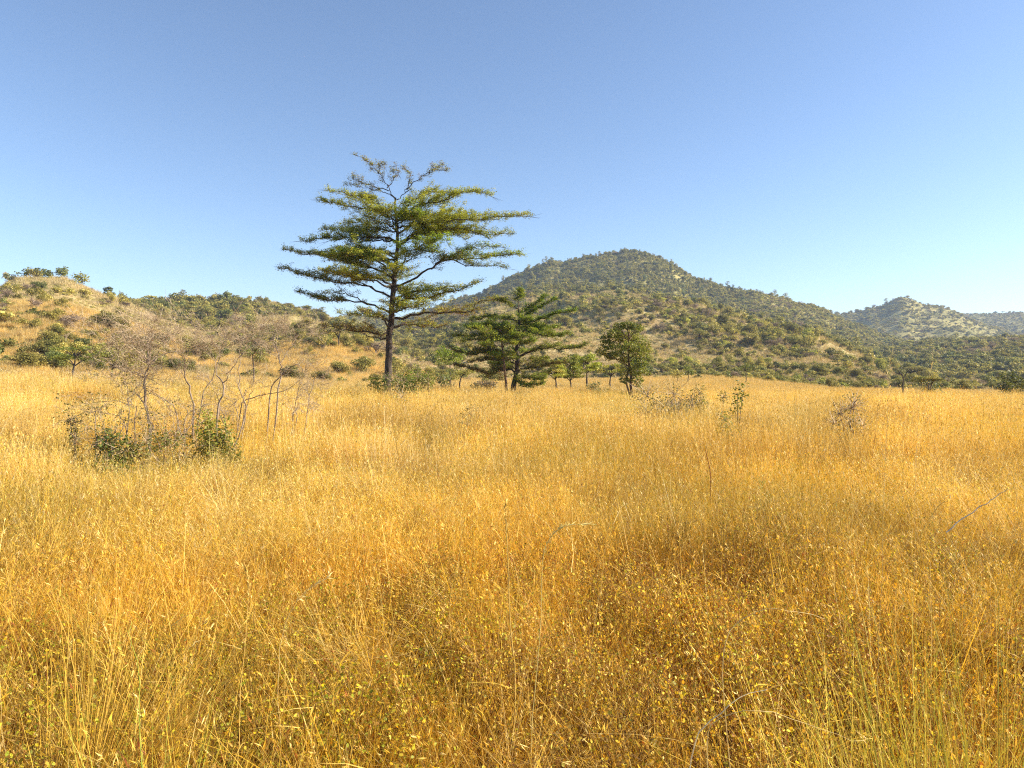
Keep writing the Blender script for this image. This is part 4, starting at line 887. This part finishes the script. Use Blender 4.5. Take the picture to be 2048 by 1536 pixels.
leafy(762, 738, 795, 36.5, 48, 'dark broad-leaved shrub at the foot of the tallest trunk', 68, GB, 700, .11)
leafy(855, 752, 800, 34.5, 60, 'yellow-green weedy shrub right of the bright green one', 69, G_YEL + OB, 700, .08)
leafy(1330, 776, 835, 19.5, 150, 'low grey-olive shrub right of the round-crowned tree', 70, OB + [(.16, .12, .08)], 2600, .05, twig=30, blobn=14)
leafy(1400, 772, 820, 21.0, 60, 'dark olive shrub right of the low grey-olive one', 71, OB + GB, 1400, .055, twig=24, blobn=10)
leafy(1475, 755, 815, 19.0, 34, 'spindly sapling with clustered round leaves at the field', 72, G_YEL[:2] + GB, 260, .07, nm='sapling', blobn=6, twig=4)
leafy(1445, 782, 822, 20.0, 60, 'small scrubby bush beside the spindly sapling', 73, OB + G_YEL[:1], 900, .05, twig=20)
leafy(1700, 790, 850, 13.5, 100, 'dry straggling shrub standing out of the grass at right', 74, OB + [(.25, .17, .10)], 700, .04, twig=34, blobn=12)
leafy(945, 810, 870, 16.0, 90, 'olive tussock shrub half hidden in grass in the middle of the plain', 75, OB, 900, .05)
leafy(1440, 820, 865, 14.0, 90, 'small green tussock in the grass below the sapling', 76, [(.24, .26, .05), (.32, .31, .07)], 900, .05)
leafy(160, 735, 800, 30.0, 130, 'wide grey-olive shrub at the left end of the grass', 78, OB + G_MAUVE, 1300, .06, twig=26)
leafy(800, 780, 835, 22.0, 110, 'sparse yellowish shrub in the grass in front of the tallest tree', 79, G_YEL + OB, 500, .05, twig=20)
leafy(1860, 762, 790, 75.0, 60, 'dark rounded bush at the field edge under the valley woods', 80, G_DARK, 900, .22, nm='bush', cat='bush')
leafy(2022, 742, 792, 78.0, 75, 'dark tall bush at the extreme right end of the field', 81, G_DARK + G_OLIVE[:1], 1300, .25, nm='bush', cat='bush')
leafy(1392, 742, 760, 110.0, 22, 'little round dark bush alone on the golden field', 82, G_DARK, 300, .3, nm='bush', cat='bush')
leafy(1455, 742, 754, 120.0, 20, 'tiny round dark bush on the field left of the hill foot', 83, G_DARK, 300, .3, nm='bush', cat='bush')
leafy(890, 742, 790, 62.0, 60, 'dark rounded thicket bush behind the tallest tree', 84, G_DARK + G_MAUVE[:1], 1000, .18, nm='bush', cat='bush')
leafy(968, 750, 785, 60.0, 56, 'brownish rounded bush left of the crooked trunk', 85, OB + G_MAUVE, 900, .16, nm='bush', cat='bush', twig=20)
leafy(1190, 765, 785, 58.0, 44, 'small dark tuft bush left of the round-crowned tree', 86, GB + OB, 500, .13, nm='bush', cat='bush')
leafy(720, 760, 785, 50.0, 60, 'low dark bush left of the tallest trunk', 87, GB + OB, 500, .1, nm='bush', cat='bush')

# --- small trees of the middle distance
def small_tree(px, py_top, py_can, py_foot, Y, wpx, label, seed, cols, layers=1, nleaf=900, nm='acacia_tree', ls=.16, mat=None, lean=0):
    r = np.random.default_rng(seed); x = (px - 1024) / FPX * Y; off = np.array([x, Y, gz(x, Y)]); s = Y / FPX
    ztop = CAMZ + (HZ - py_top) * s - off[2]; zc = CAMZ + (HZ - py_can) * s - off[2]; root = empty(nm, off); tr, lf = MB(), MB(); R_ = wpx * s / 2
    tube(tr, smooth_path([(0, 0, -.2), (r.normal(0, .1), r.normal(0, .1), zc * .5), (lean * .5, 0, zc), (lean, 0, ztop * .93)], 12), np.linspace(.05 + R_ * .035, .02, 12), 7); bl = []
    for L in range(layers):
        zz = zc + (ztop - zc) * ((L + .6) / layers); rr_ = R_ * (1 - .55 * L / max(1, layers)) if layers > 1 else R_
        for k in range(9 if layers == 1 else 6):
            a = k * 2.4 + r.normal(0, .3); q_ = rr_ * r.uniform(.35, .8); e = np.array([math.cos(a) * q_ + lean * .6, math.sin(a) * q_, zz + r.normal(0, .06 * R_) + (r.uniform(-.38, .3) * (ztop - zc) if layers == 1 else 0)])
            tube(tr, smooth_path([(lean * .4, 0, zz - R_ * .35 if zz > R_ * .35 else zz * .7), e * [.5, .5, 1] - [0, 0, R_ * .12], e], 6), np.linspace(.02 + R_ * .012, .008, 6), 4)
            bl.append((*e, rr_ * r.uniform(.28, .42), rr_ * r.uniform(.28, .42), max(.1, (ztop - zc) * (.42 if layers == 1 else .10))))
    c, t, nn, sz, cl = crown_blobs(r, bl, nleaf, ls, cols); leaves(lf, c, t, nn, sz, sz * .6, cl)
    tr.build('trunk', mat or M_bark, root); lf.build('crown', M_leaf, root); tag(root, label, 'tree'); return root
small_tree(900, 700, 728, 775, 66, 66, 'bright yellow-green acacia behind the tallest tree', 91, [(.26, .34, .03), (.34, .40, .04), (.18, .24, .03)], 1, 1500)
small_tree(925, 738, 748, 772, 60, 52, 'little flat-topped acacia below the bright yellow-green one', 92, GB + G_OLIVE, 1, 700, ls=.12)
small_tree(1110, 722, 752, 778, 64, 60, 'small layered acacia right of the crooked trunk', 93, LG + G_OLIVE, 5, 2200, nm='layered_tree')
small_tree(1140, 712, 755, 778, 66, 62, 'pale green layered acacia, middle one of the small row', 94, G_YEL + LG, 6, 2600, nm='layered_tree')
small_tree(1174, 712, 738, 770, 70, 72, 'spreading small acacia with a clear thin trunk left of the round-crowned tree', 95, G_YEL[:2] + LG, 4, 2400, nm='layered_tree')
small_tree(1222, 728, 748, 775, 72, 56, 'faint low acacia just left of the round-crowned tree', 96, LG + G_OLIVE, 2, 800)
small_tree(1356, 738, 755, 768, 84, 26, 'tiny tree standing on the field right of the round-crowned tree', 97, G_OLIVE, 1, 300, nm='small_tree')
small_tree(1377, 735, 752, 765, 88, 24, 'tiny green tree right beside the similar one on the field', 98, GB, 1, 300, nm='small_tree')
small_tree(1492, 728, 745, 762, 95, 34, 'small dark tree on a thin trunk at the field edge', 99, G_DARK, 1, 500, nm='small_tree')
small_tree(225, 695, 722, 770, 62, 110, 'wide flat-topped acacia with tiered olive branches below the left hill', 100, OB + GB, 3, 1900, lean=.3)
small_tree(150, 690, 722, 770, 66, 110, 'green leafy acacia in front of the left hill thicket', 101, GB + G_YEL[:1], 2, 1700)
small_tree(505, 690, 712, 760, 70, 60, 'dark flat-topped acacia between the bare shrubs and the grassy spur', 102, GB + G_MAUVE[:1], 1, 900)
# skyline trees on the left hill
for k, (px, wpx, nm_) in enumerate([(62, 34, 'broad'), (92, 24, 'rounded'), (124, 26, 'neat domed'), (160, 30, 'yellowish'), (216, 24, 'tiered'), (20, 28, 'grey')]):
    rr0 = 233 / math.cos(math.atan((px - 1024) / FPX)) ; a = math.atan((px - 1024) / FPX); x, y = 233 * math.sin(a), 233 * math.cos(a); z = gz(x, y); s = y / FPX; pyb = HZ - (z - CAMZ) / s
    small_tree(px, pyb - 20, pyb - 4, pyb, y, wpx, nm_ + ' dark tree on the skyline of the left hill', 110 + k, (G_YEL if 'yel' in nm_ else G_MAUVE + G_DARK if nm_ == 'grey' else G_DARK), 3 if nm_ == 'tiered' else 1, 420, nm='skyline_tree', ls=.5)
# dead tree at the right of the field
Yd = 60.0; f = foot(1806, Yd); wd_ = lambda px, py: W2(px, py, Yd)
twiggy(f, [([f, wd_(1806, 770), wd_(1807, 757), wd_(1803, 748)], .10, .06, 2), ([wd_(1806, 758), wd_(1812, 748), wd_(1817, 741)], .06, .04, 3), ([wd_(1804, 752), wd_(1800, 745), wd_(1803, 738)], .05, .03, 3)], 36, 'leafless dead tree with a stubby forked top at the edge of the field', 'tree', None, tl=.45, depth=2, nm='dead_tree', mat=M_bark)

# ------------------------------------------------------------------ single stalks of grass that stand out
def stalk(pts, Y, label, col, r0=.004, head=None, group='single grass stalks', lying=False):
    P = np.array([W2(px, py, Y + (d[0] if d else 0)) for px, py, *d in pts]); f = P[0].copy(); f[2] = gz(f[0], f[1]) - .02
    off = f; f[0] += .03 * math.sin(pts[0][0]); P = P + np.random.default_rng(int(pts[0][0]) + 5).normal(0, .006, P.shape); mid = (f + P[0]) / 2 + [.025 * math.cos(pts[0][1]), 0, 0]; path = smooth_path(np.vstack([f, mid, P]) if not lying else P, 22) - off; path[2:-1] += np.cumsum(np.random.default_rng(int(pts[0][1])).normal(0, .0035, (19, 3)), 0); r0 = r0 * .62; root = empty('grass_stalk', off); st = MB(); tube(st, path, np.linspace(r0, r0 * .35, 22), 5, col=col); st.build('stem', M_stalk, root)
    if head:
        h = MB(); r = np.random.default_rng(int(pts[0][0])); n_ = 70 if r0 > .0015 else 22; t = r.uniform(1 - head, 1, n_) * 21; i = t.astype(int).clip(0, 20); fr = (t - i)[:, None]; c = path[i] * (1 - fr) + path[i + 1] * fr; T = nrm(path[i + 1] - path[i])
        leaves(h, c, nrm(T + r.normal(0, .28, (n_, 3))), r.normal(size=(n_, 3)), .03 * r.uniform(.6, 1.3, n_), np.full(n_, .0035 if r0 > .0015 else .0011), np.tile(np.array(col) * 1.1, (n_, 1))); h.build('seed_head', M_stalk, root)
    tag(root, label, 'grass stalk', group)
PALE = (.80, .60, .24); GLD = (.68, .46, .12); RST = (.36, .12, .05)
stalk([(1770, 800), (1773, 740), (1777, 690)], 2.6, 'pale feathery stalk rising against the valley woods at right', PALE, .0012, .25)
stalk([(1840, 800), (1855, 750), (1866, 700)], 3.0, 'thin leaning stalk with drooping head right of the feathery one', PALE, .0012, .25)
stalk([(1012, 1200), (1012, 1060), (1016, 1000)], 3.4, 'thick upright golden stalk with frayed top in the middle foreground', GLD, .006, .3)
stalk([(892, 1225), (905, 1110), (918, 1020)], 4.2, 'slender upright golden stem left of the thick frayed stalk', GLD, .004)
stalk([(1200, 1180), (1225, 1030), (1262, 900)], 4.6, 'tall leaning stalk with reddish sheath right of the thick frayed stalk', GLD, .004, .3)
stalk([(1080, 1260), (1090, 1120), (1120, 1060), (1180, 1050)], 3.0, 'arching straw stalk bent to the right in the middle foreground', (.62, .50, .18), .0035, .4)
stalk([(1440, 1320), (1480, 1240), (1545, 1213), (1650, 1235)], 2.5, 'long pale arched blade bowing over the weeds in the right foreground', PALE, .0035)
stalk([(1410, 1500), (1440, 1440), (1520, 1420), (1640, 1450), (1730, 1485)], 2.1, 'long flat arched blade lowest in the right foreground', PALE, .0028)
stalk([(1400, 1480), (1450, 1425), (1530, 1380)], 2.2, 'short pale broken blade leaning right beneath the arched blades', (.75, .62, .38), .0045)
stalk([(1895, 1065), (1960, 1020), (2020, 980)], 5.2, 'straight white-grey dry stick slanting up at the right edge', (.80, .70, .52), .008, lying=True)
stalk([(1425, 950), (1415, 915), (1412, 900)], 8.5, 'short dark red leaf blade standing above the grass', RST, .012)
stalk([(1745, 900), (1750, 875), (1748, 865)], 12, 'small dark red blade in the grass right of the other red one', RST, .012)
stalk([(1860, 1180), (1845, 1080), (1890, 1000)], 4.2, 'golden leaning stem below the slanting stick', GLD, .0045, .3)
stalk([(290, 1500), (283, 1320), (270, 1240)], 2.0, 'green-yellow upright stem in the left foreground', (.38, .42, .06), .003)
stalk([(470, 1400), (480, 1200), (480, 1130)], 2.8, 'golden upright stem in the left foreground between weeds', GLD, .003, .3)
stalk([(560, 1290), (600, 1190), (660, 1140)], 3.2, 'pale stem curving right above the left weeds', PALE, .003, .3)
stalk([(150, 1300), (120, 1180), (160, 1100)], 3.0, 'orange-gold stem at the left edge beneath the shrubs', (.62, .36, .05), .003, .3)

# yellow grass clumps close to the lens at the right and left corners
nc = []
def clump(px, py, Y, h, label, seed, cols, n_=260, spread=.16, lean=.1):
    x = (px - 1024) / FPX * Y; r = np.random.default_rng(seed); m = MB(); a = r.uniform(0, 6.28, n_); b = np.stack([np.cos(a), np.sin(a), np.zeros(n_)], 1)
    L = h * r.uniform(.5, 1.05, n_); ribbons(m, b * spread * r.uniform(0, 1, (n_, 1)), nrm(np.array([lean, 0, 1.0]) + b * .22), L, .0045 * r.uniform(.6, 1.5, n_), L * np.abs(r.normal(.1, .15, n_)), b, pal(cols, n_, r), 5, r=r)
    o = m.build('grass_clump', M_stalk); o.location = (x, Y, gz(x, Y) - .02); tag(o, label, 'grass clump', 'yellow grass clumps close by')
YG = [(.62, .46, .05), (.70, .52, .07), (.55, .44, .06), (.60, .36, .05), (.46, .42, .06)]
clump(1850, 1400, 2.3, 1.35, 'bright yellow grass clump largest in the right foreground', 1, YG)
clump(2010, 1450, 2.2, 1.35, 'bright yellow grass clump at the right edge', 2, YG)
clump(1700, 1480, 2.5, 1.1, 'yellow-green grass clump left of the largest yellow clump', 3, YG, 160)
clump(170, 1250, 3.1, 1.2, 'orange-gold grass clump leaning right at the left edge', 4, [(.62, .38, .05), (.66, .44, .08), (.5, .3, .05)], 320, .2, .4)
clump(300, 1480, 2.4, 1.05, 'thin green-yellow grass clump in the left foreground', 5, [(.40, .42, .05), (.5, .46, .06), (.62, .5, .08)], 90, .14)

# ------------------------------------------------------------------ haze
hz = bpy.data.meshes.new('haze'); x0, x1, y0, y1, zz0, zz1 = -3050, 3050, -3050, 3050, float(GZ.min()) - 1, 190.0
vs = [(x, y, z) for x in (x0, x1) for y in (y0, y1) for z in (zz0, zz1)]
hz.from_pydata(vs, [], [(0, 1, 3, 2), (4, 6, 7, 5), (0, 4, 5, 1), (2, 3, 7, 6), (0, 2, 6, 4), (1, 5, 7, 3)])
m, t = new_mat('air'); pv = t.nodes.new('ShaderNodeVolumePrincipled'); pv.inputs['Density'].default_value = .00016; pv.inputs['Color'].default_value = (.56, .70, 1.0, 1); pv.inputs['Anisotropy'].default_value = 0
t.links.new(pv.outputs[0], t.nodes.new('ShaderNodeOutputMaterial').inputs['Volume']); hz.materials.append(m)
ho = bpy.data.objects.new('haze', hz); C.objects.link(ho); tag(ho, 'thin pale daylight haze over the hills', kind='stuff')
